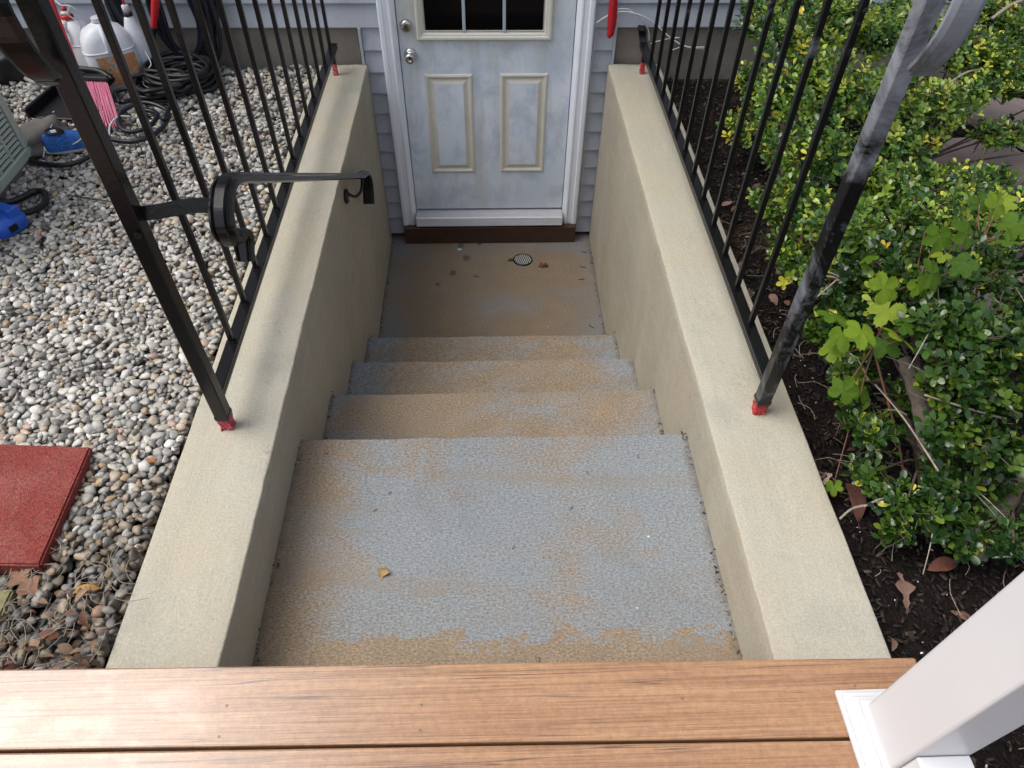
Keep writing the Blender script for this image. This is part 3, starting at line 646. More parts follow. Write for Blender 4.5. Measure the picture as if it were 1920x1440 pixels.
def hz(x, y):
    i = int((x-gx0_)/cell); j = int((y-gy0_)/cell)
    if 0 <= i < HG.shape[0] and 0 <= j < HG.shape[1]: return float(HG[max(0,i-2):i+3, max(0,j-2):j+3].max())
    return -0.05
# sandy dirt patch by the air conditioner
bm = bmesh.new(); pts = [(-2.3, 2.2), (-1.93, 2.35), (-1.88, 2.55), (-1.90, 2.75), (-1.97, 2.88), (-2.3, 2.95)]
ctr = bm.verts.new((-2.15, 2.6, -0.012)); rg = [bm.verts.new((a, b, -0.04)) for a, b in pts]
for i in range(len(rg)): bm.faces.new((ctr, rg[i], rg[(i+1) % len(rg)]))
tag(fin(bm, 'dirt_patch', M['sand'], smooth=True), kind='structure')

# ------------------------------------------------------------------ mulch chips
def chipfield(name, n, area, z0, sizes, cols, mat, keep=None):
    V8 = np.array([(x, y, z) for x in (-.5, .5) for y in (-.5, .5) for z in (-.5, .5)]); Q = np.array([(0, 1, 3, 2), (4, 6, 7, 5), (0, 4, 5, 1), (2, 3, 7, 6), (0, 2, 6, 4), (1, 5, 7, 3)])
    VV, FF, CC = [], [], []; o_ = 0
    for k in range(n):
        x = rng.uniform(area[0], area[1]); y = rng.uniform(area[2], area[3])
        if keep and not keep(x, y): continue
        L = rng.uniform(*sizes); Wd = L*rng.uniform(.2, .5); T_ = rng.uniform(.0015, .004)
        P = V8*np.array([L, Wd, T_]); P[:, 1] *= np.where(P[:, 0] > 0, rng.uniform(.3, 1), 1)
        P = P @ rotm(rng.normal(0, .35), rng.normal(0, .3), rng.uniform(0, 6.28)).T + np.array([x, y, z0(x, y)+rng.uniform(0, .01)])
        c = np.array(cols[rng.integers(0, len(cols))])*rng.uniform(.7, 1.3)
        VV.append(P); FF.append(Q+o_); o_ += 8; CC.append(np.tile(c, (8, 1)))
    return bulk(name, np.concatenate(VV), np.concatenate(FF), np.concatenate(CC), mat, smooth=False)
def zm(x, y): return -0.083+0.02*noise.noise((3*(x-.86)/3.4*2, (y+1.2)/4.96*9, 0))
chipfield('mulch', 22000, (0.93, 2.9, -0.1, 3.78), zm, (.006, .026), [(.012, .009, .008), (.018, .013, .011), (.026, .018, .014), (.009, .007, .007), (.04, .026, .020), (.014, .011, .010), (.085, .06, .045)], M['chip'])
# dry leaf builder
def leafmesh(name, L, Wd, col, curl=0.5, lobes=0, mat='dry', serr=0.0, cup=0.3, nseg=10):
    """outline leaf as a fan strip with midrib fold; lobes > 0 gives an oak-like edge"""
    bm = bmesh.new(); rows = []
    for i in range(nseg+1):
        t = i/nseg; wdt = math.sin(math.pi*min(1, t*0.96+0.02))**0.75*(1-0.25*t)*Wd/2
        if lobes: wdt *= 0.62+0.38*math.cos(t*lobes*2*math.pi)
        zz = -curl*L*(t-.5)**2*1.6
        row = []
        for s in (-1, -.5, 0, .5, 1):
            row.append(bm.verts.new(((t-.5)*L+abs(s)*0.02*L, s*wdt, zz+cup*abs(s)*wdt+0.06*L*noise.noise((t*4+L*90, s*2, Wd*70)))))
        rows.append(row)
    for A, B in zip(rows, rows[1:]):
        for j in range(4): bm.faces.new((A[j], B[j], B[j+1], A[j+1]))
    tube(bm, [(-L*.5, 0, rows[0][2].co.z), (-L*.68, L*.03, rows[0][2].co.z+L*.04)], max(.0008, L*.012), 4, 2)
    o = fin(bm, name, M[mat], smooth=True); paint(o, col); return o
def lay(o, x, y, z, yaw=0, tx=0, ty=0):
    o.rotation_euler = (tx, ty, yaw); o.location = (x, y, z); return o
# litter mats (uncountable)
def litter(name, n, area, zf, cols, sz, keep=None):
    VV, FF, CC = [], [], []; o_ = 0; S = [-1, 0, 1]; T5 = np.linspace(0, 1, 5)
    for k in range(n):
        x = rng.uniform(area[0], area[1]); y = rng.uniform(area[2], area[3])
        if keep and not keep(x, y): continue
        L = rng.uniform(*sz); Wd = L*rng.uniform(.3, .6); cur = rng.uniform(.1, .9); cup = rng.uniform(-.2, .9)
        P = np.array([((t-.5)*L, s*Wd/2*math.sin(math.pi*(t*.94+.03))**.7, -cur*L*(t-.5)**2+cup*abs(s)*Wd/2*math.sin(math.pi*t)) for t in T5 for s in S])
        P = P @ rotm(rng.normal(0, .5), rng.normal(0, .4), rng.uniform(0, 6.28)).T + np.array([x, y, zf(x, y)+.006+rng.uniform(0, .012)])
        Q = np.array([(i*3+j, (i+1)*3+j, (i+1)*3+j+1, i*3+j+1) for i in range(4) for j in range(2)])
        VV.append(P); FF.append(Q+o_); o_ += 15; CC.append(np.tile(np.array(cols[rng.integers(0, len(cols))])*rng.uniform(.7, 1.2), (15, 1)))
    return bulk(name, np.concatenate(VV), np.concatenate(FF), np.concatenate(CC), M['dry'])
BR = [(.11, .06, .04), (.15, .085, .055), (.07, .042, .03), (.20, .13, .085), (.26, .18, .115), (.13, .06, .04)]
litter('leaf_litter', 480, (-1.55, -0.91, .40, 0.98), hz, BR, (.014, .046), lambda x, y: rng.random() < (1.0 if y < .70 else .35 if y < .82 else .05))
litter('leaf_litter', 260, (0.95, 2.2, .2, 3.2), zm, [(.10, .055, .04), (.16, .09, .06), (.07, .04, .03), (.20, .12, .09)], (.02, .06))
bm = bmesh.new()
for k in range(320):
    x = rng.uniform(-1.5, -.92); y = rng.uniform(.45, .92); a = rng.uniform(0, 6.28); L = rng.uniform(.03, .09); z = hz(x, y)+.008
    tube(bm, [(x, y, z), (x+L*.5*math.cos(a), y+L*.5*math.sin(a), z+.006), (x+L*math.cos(a+.3), y+L*math.sin(a+.3), z)], .0008, 4, 2)
for k in range(220):
    x = rng.uniform(.96, 2.0); y = rng.uniform(.3, 2.6); a = rng.uniform(0, 6.28); L = rng.uniform(.03, .11); z = zm(x, y)+.012
    tube(bm, [(x, y, z), (x+L*.5*math.cos(a), y+L*.5*math.sin(a), z+.008), (x+L*math.cos(a+.3), y+L*math.sin(a+.3), z)], .0009, 4, 2)
tag(fin(bm, 'twig_litter', M['twig']), kind='stuff')
# small white crumbs of plaster in the bed
chipfield('plaster_crumbs', 260, (0.93, 1.9, .3, 3.4), lambda x, y: zm(x, y)+.006, (.003, .008), [(.7, .7, .66), (.6, .6, .55)], M['chip'])

# single leaves that can be pointed out
for (nm, L, Wd, c, cu, lo, p, yaw, lab) in [
    ('dry_leaf', .060, .045, (.34, .22, .09), 1.0, 2, (-0.320, 0.955, -0.208), 1.2, 'small curled golden brown leaf lying on the wide top step'),
    ('dry_leaf', .085, .060, (.13, .045, .025), .5, 3, (0.330, 3.485, -1.112), .1, 'reddish brown oak leaf right of the floor drain'),
    ('dry_leaf', .050, .035, (.11, .05, .03), .5, 3, (0.128, 3.545, -1.112), .4, 'small dark brown leaf touching the left edge of the floor drain'),
    ('dry_leaf', .13, .085, (.24, .13, .085), .3, 3, (-1.165, 0.838, .012), -.6, 'large brown oak leaf at the corner of the red paver'),
    ('dry_leaf', .062, .024, (.42, .22, .06), .5, 0, (-1.005, 0.812, .018), .2, 'narrow orange brown leaf on the pebbles near the left wall'),
    ('dry_leaf', .055, .022, (.45, .19, .03), .4, 0, (-1.03, 0.585, .016), 1.0, 'bright orange leaf in the leaf litter near the deck'),
    ('dry_leaf', .045, .030, (.30, .14, .06), .3, 2, (-0.965, 1.20, .014), -.4, 'rust brown leaf on pebbles beside the left wall'),
    ('dry_leaf', .13, .055, (.12, .05, .035), .7, 0, (1.03, 1.075, -.050), 1.5, 'long reddish brown curled leaf in the mulch beside the right wall'),
    ('dry_leaf', .10, .06, (.17, .10, .08), .4, 2, (1.06, 0.80, -.060), 1.4, 'flat dull brown leaf on the mulch nearest the deck'),
    ('dry_leaf', .09, .045, (.13, .05, .035), .3, 0, (1.19, .86, -.055), .2, 'wine brown oval leaf under the front edge of the shrub'),
    ('dry_leaf', .05, .035, (.38, .30, .22), .3, 1, (0.975, 1.145, -.060), .9, 'pale tan leaf scrap on the mulch by the right wall')]:
    tag(lay(leafmesh(nm, L, Wd, c, cu, lo), *p, yaw), lab, 'leaf', 'fallen leaves')
# grit and dark dirt gathered in the joints between treads and walls
VJ = [(0.66, 1.44, -.216), (1.45, 1.845, -.452), (1.86, 2.235, -.672), (2.25, 2.63, -.897), (2.65, 3.78, -1.121)]
def jz(x, y): return next((z for a, b, z in VJ if a-.03 <= y <= b+.02), -.216)
for sx in (-.632, .640): chipfield('joint_grit', 520, (sx-.012, sx+.012, .66, 3.75), lambda x, y: jz(x, y)-.004, (.003, .011), [(.05, .038, .028), (.10, .08, .06), (.03, .024, .02), (.16, .13, .10), (.30, .27, .22)], M['chip'], lambda x, y: noise.noise((x*3, y*6, 1)) > -.12)
# specks and scraps on the concrete
bm = bmesh.new()
for (x, y, a, z) in [(.23, 1.15, .9, -.214), (.30, 1.28, 1.9, -.214), (.05, 1.02, 1.2, -.214), (.11, .69, 1.5, -.214), (-.33, 1.22, .8, -.214), (-.37, 1.16, .5, -.214), (-.55, 1.38, .2, -.214), (.47, 1.34, 1.8, -.214)]:
    tube(bm, [(x, y, z+.001), (x+.006*math.cos(a), y+.006*math.sin(a), z+.003), (x+.014*math.cos(a), y+.014*math.sin(a), z+.001)], .0012, 4, 2)
tag(fin(bm, 'dark_debris', M['dtwig']), kind='stuff')
bm = bmesh.new()
for (x, y, a) in [(.575, 3.47, -.3), (.555, 3.35, .1), (.60, 3.62, -.5), (-.09, 3.39, -.4), (.57, 2.93, -.8)]:
    L = .035; abox(bm, (x-L/2, y-.0035, -1.1205), (x+L/2, y+.0035, -1.117), 0.001, rot=Matrix.Rotation(a, 3, 'Z'))
tag(fin(bm, 'bark_slivers', M['dtwig']), kind='stuff')
bm = bmesh.new(); bmesh.ops.create_icosphere(bm, subdivisions=1, radius=.012)
for v in bm.verts: v.co = Vector((-.197+v.co.x*1.5, 3.655+v.co.y, -1.114+v.co.z*.5))
tag(fin(bm, 'plaster_scrap', M['white']), 'white crumb of plaster on the landing below the door', 'debris')

# ================================================================== GRAVEL SIDE OBJECTS
# red paver
def slab(name, corners, z0, z1, mat, label, catg, bev=.005):
    bm = bmesh.new(); A = [bm.verts.new((x, y, z0)) for x, y in corners]; B = [bm.verts.new((x, y, z1)) for x, y in corners]
    n = len(A); bm.faces.new(A[::-1]); bm.faces.new(B)
    for i in range(n): bm.faces.new((A[i], A[(i+1) % n], B[(i+1) % n], B[i]))
    bmesh.ops.recalc_face_normals(bm, faces=bm.faces[:]); bmesh.ops.bevel(bm, geom=bm.edges[:], offset=bev, segments=2, affect='EDGES')
    return tag(fin(bm, name, mat), label, catg)
slab('paver', [(-1.128, .868), (-1.137, 1.236), (-1.53, 1.262), (-1.52, .888)], -.02, .035, M['paver'], 'square red concrete paver on the gravel', 'paver')
slab('paver', [(-1.175, .70), (-1.175, .815), (-1.52, .83), (-1.52, .69)], -.03, .02, M['moss'], 'mossy yellowish stone edge below the red paver', 'paver')
# air conditioner
ac = thing('air_conditioner', 'sage grey louvred air conditioner cabinet at the left edge', 'air conditioner', (-2.3, 2.5, 0))
ax = -1.985; y0, y1 = 2.06, 2.862
box('concrete_pad', (-2.85, 1.98, -.045), (-1.99, 2.90, .016), M['found'], ac, .006)
box('cabinet', (-2.75, y0+.01, .02), (ax-.02, y1-.01, .78), M['acpaint'], ac, .01); box('lid', (-2.77, y0-.01, .781), (ax+.012, y1+.012, .81), M['acpaint'], ac, .008)
box('base_rail', (-2.76, y0, .018), (ax+.004, y1+.004, .062), M['acpaint'], ac, .006)
for yy in (y0, y1-.036): box('corner_post', (ax-.03, yy, .0625), (ax+.004, yy+.036, .78), M['acpaint'], ac, .005)
cols_ = [y0+.036+(y1-y0-.072)*i/7 for i in range(8)]
for yy in cols_[1:-1]: box('divider', (ax-.019, yy-.007, .0625), (ax+.001, yy+.007, .78), M['acpaint'], ac, .002)
box('gap_shade', (ax-.0195, y0+.037, .0627), (ax-.0185, y1-.037, .779), M['hole'], ac, 0)  # thin black sheet stands in for the shade between the louvres
sl = bmesh.new(); abox(sl, (-.0015, -(cols_[1]-cols_[0]-.014)/2, -.0065), (.0015, (cols_[1]-cols_[0]-.014)/2, .0065), .0006, 1, Matrix.Rotation(R_(-32), 3, 'Y'))
s0 = fin(sl, 'louvre', M['acpaint'], ac); first = True
for i in range(7):
    for kz_ in range(34):
        o = s0 if first else s0.copy()
        if not first: link(o, ac); o.matrix_parent_inverse = s0.matrix_parent_inverse
        first = False; o.location = (ax-.007, (cols_[i]+cols_[i+1])/2, .078+kz_*.0205)
# pipe and black sack behind it
bm = bmesh.new(); tube(bm, [(-2.60, 3.79, .25), (-2.55, 3.74, .12), (-2.44, 3.66, .05), (-2.30, 3.58, .018), (-2.22, 3.55, .012)], .014, 10); tag(fin(bm, 'conduit_pipe', M['pipe'], smooth=True), 'grey pipe bending down from the house wall at the top left', 'pipe')
def lump(name, c, r, mat, amp, seed, parent=None, sub=3, flat=True):
    bm = bmesh.new(); bmesh.ops.create_icosphere(bm, subdivisions=sub, radius=1)
    for v in bm.verts:
        d = 1+amp*noise.noise(v.co*1.6+Vector((seed, 0, 0)))+amp*.45*noise.noise(v.co*4+Vector((0, seed, 0)))
        z = v.co.z*r[2]*d
        if flat and z < -r[2]*.6: z = -r[2]*.6
        v.co = Vector((c[0]+v.co.x*r[0]*d, c[1]+v.co.y*r[1]*d, c[2]+z))
    return fin(bm, name, mat, parent, smooth=True)
tag(lump('plastic_sack', (-2.43, 3.66, .055), (.13, .10, .11), M['rubber'], .5, 4), 'crumpled black plastic sack against the house beside the air conditioner', 'sack')
# jugs
def jug(x, y, h, rx, ry, yaw, label, lab=True, cap=('redpaint', 'white')):
    t = thing('jug', label, 'jug', (x, y, hz(x, y)-.004)); z0 = 0
    bm = bmesh.new(); secs = [(0, 0, 0, rx*.9, ry*.9, 4), (0, 0, .01, rx, ry, 4), (0, 0, h*.5, rx, ry, 4), (0, 0, h*.62, rx*.98, ry*.97, 3.5), (0, 0, h*.76, rx*.92, ry*.92, 3), (0, 0, h*.88, rx*.72, ry*.72, 2.6), (0, 0, h*.95, rx*.38, ry*.40, 2), (0, 0, h*.97, .020, .020, 2), (0, 0, h, .020, .020, 2)]
    loft(bm, secs, 28)
    for v in bm.verts:   # moulded hollow behind the handle
        d = Vector((v.co.x-0, v.co.y+ry*.7, v.co.z-h*.72)).length; v.co.y += max(0, .05-d)*.7
    me_ = []
    def f(bm, n, mt, sm=True):
        o = bpy.data.meshes.new(n); bm.normal_update(); bm.to_mesh(o); bm.free(); o.materials.append(mt)
        if sm: o.polygons.foreach_set('use_smooth', [True]*len(o.polygons))
        return link(bpy.data.objects.new(n, o), t)
    f(bm, 'body', M['plastic'])
    bm = bmesh.new(); loft(bm, [(0, 0, h*.60, rx*.992, ry*.99, 3.6), (0, 0, h*.605, rx*1.012, ry*1.012, 3.6), (0, 0, h*.62, rx*1.0, ry*.995, 3.6)], 28); f(bm, 'moulded_rib', M['plastic'])
    bm = bmesh.new(); tube(bm, [(0, -.012, h*.93), (0, -ry*.55, h*.93), (0, -ry*.98, h*.82), (0, -ry*1.02, h*.68), (0, -ry*.93, h*.6)], .011, 10); f(bm, 'handle', M['plastic'])
    if lab:
        bm = bmesh.new(); lathe(bm, [(.027, h-.006), (.027, h+.012), (.024, h+.014), (.001, h+.0142)], 20); f(bm, 'cap', M['white'], False)
    else:
        bm = bmesh.new(); lathe(bm, [(.030, h-.006), (.029, h+.010), (.024, h+.013)], 18); lathe(bm, [(.012, h+.030), (.012, h+.040), (.006, h+.048)], 12); f(bm, 'cap', M['red'])
        bm = bmesh.new(); lathe(bm, [(.023, h+.0135), (.022, h+.024), (.013, h+.0295)], 16); f(bm, 'cap_collar', M['white'])
    if lab:
        bm = bmesh.new(); n = 8; A = []; B = []
        for i in range(n+1):
            a = -math.pi/2+(-.62+1.24*i/n)+.25; c, s = math.cos(a), math.sin(a); r1 = 1.012
            px, py = rx*r1*math.copysign(abs(c)**.5, c), ry*r1*math.copysign(abs(s)**.5, s); A.append(bm.verts.new((px, py, h*.12))); B.append(bm.verts.new((px, py, h*.56)))
        for i in range(n): bm.faces.new((A[i], A[i+1], B[i+1], B[i]))
        f(bm, 'label', M['label'])
    t.rotation_euler = (0, 0, yaw); return t
jug(-1.845, 3.57, .31, .118, .09, .45, 'white plastic jug with an orange and green label beside the hoses', True)
jug(-2.045, 3.69, .28, .10, .075, -.2, 'white plastic jug with red cap behind the labelled jug', False)
bt = thing('bottle', 'slim white bottle with black neck ring between jug and hoses', 'bottle', (-1.735, 3.66, -.005))
def loc(bm, n, mt, t, sm=True):
    me = bpy.data.meshes.new(n); bm.normal_update(); bm.to_mesh(me); bm.free(); me.materials.append(mt)
    if sm: me.polygons.foreach_set('use_smooth', [True]*len(me.polygons))
    return link(bpy.data.objects.new(n, me), t)
bm = bmesh.new(); lathe(bm, [(.05, 0), (.055, .01), (.055, .19), (.045, .23), (.024, .29), (.019, .30)], 20); loc(bm, 'body', M['plastic'], bt)
bm = bmesh.new(); lathe(bm, [(.021, .300), (.022, .302), (.022, .315), (.018, .316)], 18); loc(bm, 'neck_ring', M['rubber'], bt)
bm = bmesh.new(); lathe(bm, [(.017, .3165), (.017, .345), (.012, .35)], 16); loc(bm, 'cap', M['white'], bt); bm = bmesh.new(); lathe(bm, [(.006, .3505), (.005, .38), (.002, .385)], 10); loc(bm, 'spout', M['red'], bt)
# cords hanging on the jugs
bm = bmesh.new(); tube(bm, [(-2.10, 3.74, .36), (-2.06, 3.70, .33), (-2.0, 3.67, .335), (-1.965, 3.68, .30)], .0035, 6); tube(bm, [(-2.0, 3.67, .335), (-2.02, 3.66, .30), (-1.99, 3.66, .27), (-1.98, 3.64, .235)], .003, 6)
tag(fin(bm, 'cord', M['white'], smooth=True), 'white cord looped over the red capped jug', 'cord')
bm = bmesh.new(); tube(bm, [(-1.69, 3.60, .15), (-1.66, 3.55, .11), (-1.69, 3.52, .08), (-1.70, 3.48, .04), (-1.66, 3.47, .02)], .0028, 6); tag(fin(bm, 'cord', M['white'], smooth=True), 'thin white cord hanging beside the labelled jug', 'cord')
bm = bmesh.new(); tube(bm, [(-1.66, 3.16, .035), (-1.70, 3.13, .05), (-1.715, 3.06, .045), (-1.70, 2.98, .03), (-1.735, 2.945, .022)], .0042, 6); abox(bm, (-1.76, 2.915, .012), (-1.70, 2.935, .022), .003, rot=Matrix.Rotation(.2, 3, 'Z')); tag(fin(bm, 'cord', M['white'], smooth=True), 'white cord lying over the pink bristles', 'cord')
# cup
bm = bmesh.new(); lathe(bm, [(.03, 0), (.034, .002), (.042, .085), (.045, .088), (.040, .086), (.032, .006), (.001, .005)], 20, Matrix.Translation((-1.93, 3.44, .012)) @ Matrix.Rotation(.25, 4, 'X')); tag(fin(bm, 'plastic_cup', M['plastic'], smooth=True), 'small white plastic tub in front of the jugs', 'tub')
# red pole
pl = thing('pole', 'red pole leaning on the house wall behind the left post', 'pole', (-1.98, 3.43, .02))
bm = bmesh.new(); tube(bm, [(-1.975, 3.45, .13), (-2.045, 3.61, .40), (-2.11, 3.775, .72), ], .0145, 12, 1); fin(bm, 'red_grip', M['red'], pl, smooth=True)
bm = bmesh.new(); tube(bm, [(-1.953, 3.40, .03), (-1.972, 3.443, .125)], .010, 10, 1); fin(bm, 'shaft', M['rubber'], pl, smooth=True)
# broom + dustpan
br = thing('broom', 'broom head with pink bristles and black block lying on the gravel', 'broom', (-1.82, 3.25, 0.02))
bm = bmesh.new()
for k in range(30):
    u = k/29; top = Vector((-1.93+.105*u, 3.40-.01*u, .095+rng.uniform(-.004, .004))); bot = Vector((-1.80+.115*u, 3.09+rng.uniform(-.012, .01), .024+rng.uniform(-.002, .006)))
    md = (top+bot)/2+Vector((rng.uniform(-.002, .002), 0, .006)); sweep(bm, [top, md, bot], [(-.0017, -.004), (.0017, -.004), (.0017, .004), (-.0017, .004)], up=(1, 0, 0))
tag(fin(bm, 'bristles', M['pink'], br), kind='stuff')
bm = bmesh.new(); abox(bm, (-1.97, 3.385, .075), (-1.805, 3.445, .118), .012, 2, Matrix.Rotation(-.12, 3, 'Z')); fin(bm, 'block', M['rubber'], br)
bm = bmesh.new(); tube(bm, [(-1.80, 3.40, .10), (-1.86, 3.44, .12), (-1.95, 3.45, .13), (-2.02, 3.47, .13)], .014, 10); fin(bm, 'handle', M['rubber'], br, smooth=True)
bm = bmesh.new(); abox(bm, (-2.13, 3.19, .006), (-1.90, 3.44, .016), .004, 1, Matrix.Rotation(-.12, 3, 'Z')); abox(bm, (-2.14, 3.19, .012), (-2.125, 3.44, .06), .004, 1, Matrix.Rotation(-.12, 3, 'Z')); abox(bm, (-2.12, 3.43, .012), (-1.90, 3.445, .08), .004, 1, Matrix.Rotation(-.12, 3, 'Z'))
tag(fin(bm, 'dustpan', M['rubber']), 'black plastic dustpan on the gravel behind the left railing post', 'dustpan')
# hoses
def hose(name, strands, r, mat, label, catg='hose'):
    bm = bmesh.new()
    for s in strands: tube(bm, s, r, 8, 4)
    return tag(fin(bm, name, mat, smooth=True), label, catg)
def coil(cx, cy, cz, rx, rz_, turns, n=14, jit=.03, ry=.02, a0=0):
    p = []
    for i in range(int(turns*n)):
        a = a0+2*math.pi*i/n; k = i//n
        j = lambda s: jit*noise.noise(Vector((i*.35, s, cx)))
        p.append((cx+(rx+j(0))*math.cos(a)+.012*math.sin(k*1.7), cy-ry*noise.noise(Vector((i*.3, 5, 5)))-.012*(k % 3), cz+(rz_+j(9))*math.sin(a)+.014*math.cos(k*2.1)))
    return p
hose('garden_hose', [coil(-1.60, 3.735, .36, .21, .35, 12, jit=.07), coil(-1.49, 3.72, .33, .13, .30, 6, jit=.07, a0=1)], .0115, M['navy'], 'black hose hung in a coil on the house wall')
def pile(cx, cy, rx, ry, z, turns, seed, n=12, jit=.05):
    return [(cx+(rx+jit*noise.noise(Vector((i*.3, seed, 0))))*math.cos(2*math.pi*i/n), cy+(ry+jit*noise.noise(Vector((i*.3, 0, seed))))*math.sin(2*math.pi*i/n), z+.012*(i//n)+.008*noise.noise(Vector((i*.6, seed, 3)))) for i in range(int(turns*n))]
hose('power_cable', [pile(-1.53, 3.55, .16, .13, .02, 8, 3, jit=.09), pile(-1.60, 3.44, .13, .10, .02, 6, 8, jit=.08), pile(-1.50, 3.55, .08, .07, .03, 5, 2)], .0105, M['rubber'], 'black cable heaped in loops under the hanging hose', 'cable')
hose('power_cable', [[(-1.646, 3.242, .03), (-1.569, 3.215, .03), (-1.537, 3.153, .035), (-1.558, 3.063, .03), (-1.631, 3.03, .03), (-1.687, 3.089, .04), (-1.696, 3.19, .05), (-1.62, 3.25, .06), (-1.50, 3.20, .045), (-1.485, 3.09, .03), (-1.52, 2.98, .03), (-1.60, 2.94, .03), (-1.70, 2.97, .03)], [(-1.70, 3.30, .04), (-1.64, 3.40, .05), (-1.56, 3.37, .05), (-1.50, 3.26, .05), (-1.485, 3.10, .05)], [(-1.74, 3.27, .05), (-1.785, 3.35, .06), (-1.735, 3.39, .06), (-1.68, 3.32, .05), (-1.72, 3.25, .06)]], .0105, M['navy'], 'navy black cable looped on the gravel in front of the heap', 'cable')
hose('power_cable', [[(-2.02, 2.86, .018), (-1.96, 2.80, .018), (-1.90, 2.775, .02), (-1.82, 2.76, .022), (-1.76, 2.79, .022), (-1.72, 2.86, .022), (-1.705, 2.95, .022)]], .0105, M['rubber'], 'black cable running from under the air conditioner past the blue shoe', 'cable')
hose('ribbed_hose', [[(-1.97, 2.50, .05), (-1.93, 2.47, .03), (-1.89, 2.50, .025), (-1.85, 2.555, .025), (-1.805, 2.545, .025), (-1.775, 2.47, .025), (-1.79, 2.40, .035), (-1.83, 2.36, .05)]], .0125, M['rubber'], 'black flexible hose looping out of the blue tool')
# red sleeve on a lance
ln = thing('hose_lance', 'bright red grip on a black lance hanging against the house wall', 'lance', (-1.6, 3.7, .02))
bm = bmesh.new(); lathe(bm, [(.014, .262), (.0155, .268), (.0155, .30), (.019, .36), (.020, .52), (.014, .53)], 14, Matrix.Translation((-1.735, 3.66, 0)) @ Matrix.Rotation(R_(23), 4, 'Y')); fin(bm, 'red_grip', M['red'], ln, smooth=True)
bm = bmesh.new(); tube(bm, [(-1.63, 3.66, .245), (-1.675, 3.655, .14), (-1.70, 3.63, .03)], .0115, 10); fin(bm, 'shaft', M['rubber'], ln, smooth=True)
# rod
bm = bmesh.new(); tube(bm, [(-1.695, 2.526, .022), (-1.497, 2.474, .024), (-1.30, 2.42, .022)], .0035, 8, 1, taper=1.3); tag(fin(bm, 'metal_rod', M['steel'], smooth=True), 'thin metal rod lying across the gravel', 'rod')
# blue tool
bt = thing('power_tool', 'blue plastic power tool on the gravel at the left edge', 'power tool', (-1.875, 2.33, .01)); bt.rotation_euler = (0, 0, -.45)
bm = bmesh.new(); loft(bm, [(0, 0, 0, .075, .060, 5), (0, 0, .008, .082, .066, 5), (0, 0, .045, .082, .066, 5), (0, 0, .058, .074, .060, 4), (0, .0, .066, .055, .045, 4)], 24); loc(bm, 'housing', M['bluep'], bt)
bm = bmesh.new(); abox(bm, (-.03, .012, .062), (.045, .050, .082), .006, 2); abox(bm, (.052, .0, .05), (.074, .05, .092), .005, 2); loc(bm, 'clip', M['bluep'], bt, False)
bm = bmesh.new()
for k in range(4): abox(bm, (-.035+k*.014, -.035, .0662), (-.028+k*.014, .008, .0685), .0008)
loc(bm, 'contact_strip', simple('brassy_contacts', (.5, .46, .3), .35, .6), bt, False)
bm = bmesh.new(); abox(bm, (-.02, -.0682, .016), (.02, -.0655, .04), .001); abox(bm, (.0805, -.03, .016), (.0835, .005, .042), .001); loc(bm, 'vent', M['hole'], bt, False)
# shoe: blue knit upper, white sole
sh = thing('shoe', 'blue knit shoe with white sole lying on the gravel by the railing post', 'shoe', (-1.835, 2.935, .016)); sh.rotation_euler = (R_(12), R_(6), R_(38)); sh.scale = (.86, .95, .9)
def shoe_sec(ts, k=1.0, dz=0.0):
    out = []
    for x, w_, hgt in ts: out.append((x, w_*k, hgt+dz))
    return out
bm = bmesh.new(); prof_ = [(-.135, .018, .050), (-.128, .034, .072), (-.10, .042, .085), (-.06, .045, .082), (-.02, .047, .070), (.02, .050, .060), (.06, .052, .052), (.095, .048, .044), (.12, .036, .036), (.135, .015, .028)]
rings = []
for x, w_, hh in prof_:
    rings.append([bm.verts.new((x, w_*math.cos(a)*(1 if math.sin(a) < .3 else .92), .016+max(0, math.sin(a))**.8*hh)) for a in [math.pi*i/12 for i in range(13)]])
for A, B in zip(rings, rings[1:]):
    for j in range(12): bm.faces.new((A[j], A[j+1], B[j+1], B[j]))
bm.faces.new(rings[0]); bm.faces.new(rings[-1][::-1]); loc(bm, 'upper', M['knit'], sh)
bm = bmesh.new(); n = 28; A = []; B = []
for i in range(n):
    a = 2*math.pi*i/n; x = .142*math.cos(a); y = (.047+.008*math.cos(a))*math.copysign(abs(math.sin(a))**.8, math.sin(a)); A.append(bm.verts.new((x, y, 0))); B.append(bm.verts.new((x, y, .018)))
for i in range(n): bm.faces.new((A[i], A[(i+1) % n], B[(i+1) % n], B[i]))
bm.faces.new(A[::-1]); bm.faces.new(B); loc(bm, 'sole', M['white'], sh, False)
bm = bmesh.new(); lathe(bm, [(.030, 0), (.034, .004), (.030, .009), (.024, .004)], 20, Matrix.Translation((-.075, 0, .093)) @ Matrix.Diagonal((1.35, .85, 1, 1)) @ Matrix.Rotation(.12, 4, 'Y')); loc(bm, 'collar', M['rubber'], sh)
bm = bmesh.new(); lathe(bm, [(.001, .0), (.030, .0), (.030, .002), (.001, .002)], 20, Matrix.Translation((-.075, 0, .0965)) @ Matrix.Diagonal((1.35, .85, 1, 1))); loc(bm, 'opening', M['hole'], sh)
bm = bmesh.new(); abox(bm, (-.09, -.012, .100), (-.065, .010, .102), .0005); loc(bm, 'size_tag', M['white'], sh, False)
bm = bmesh.new(); tube(bm, [(-.02, -.046, .045), (.02, -.045, .062), (.05, -.02, .072), (.06, .005, .074)], .0028, 6); loc(bm, 'piping', M['cream'], sh)
cb = thing('canvas_bag', 'crumpled grey canvas bag with cream edging beside the air conditioner', 'bag', (-1.99, 2.98, .0))
lump('bag_body', (-1.995, 2.98, .035), (.10, .15, .055), M['grey'], .45, 12, cb)
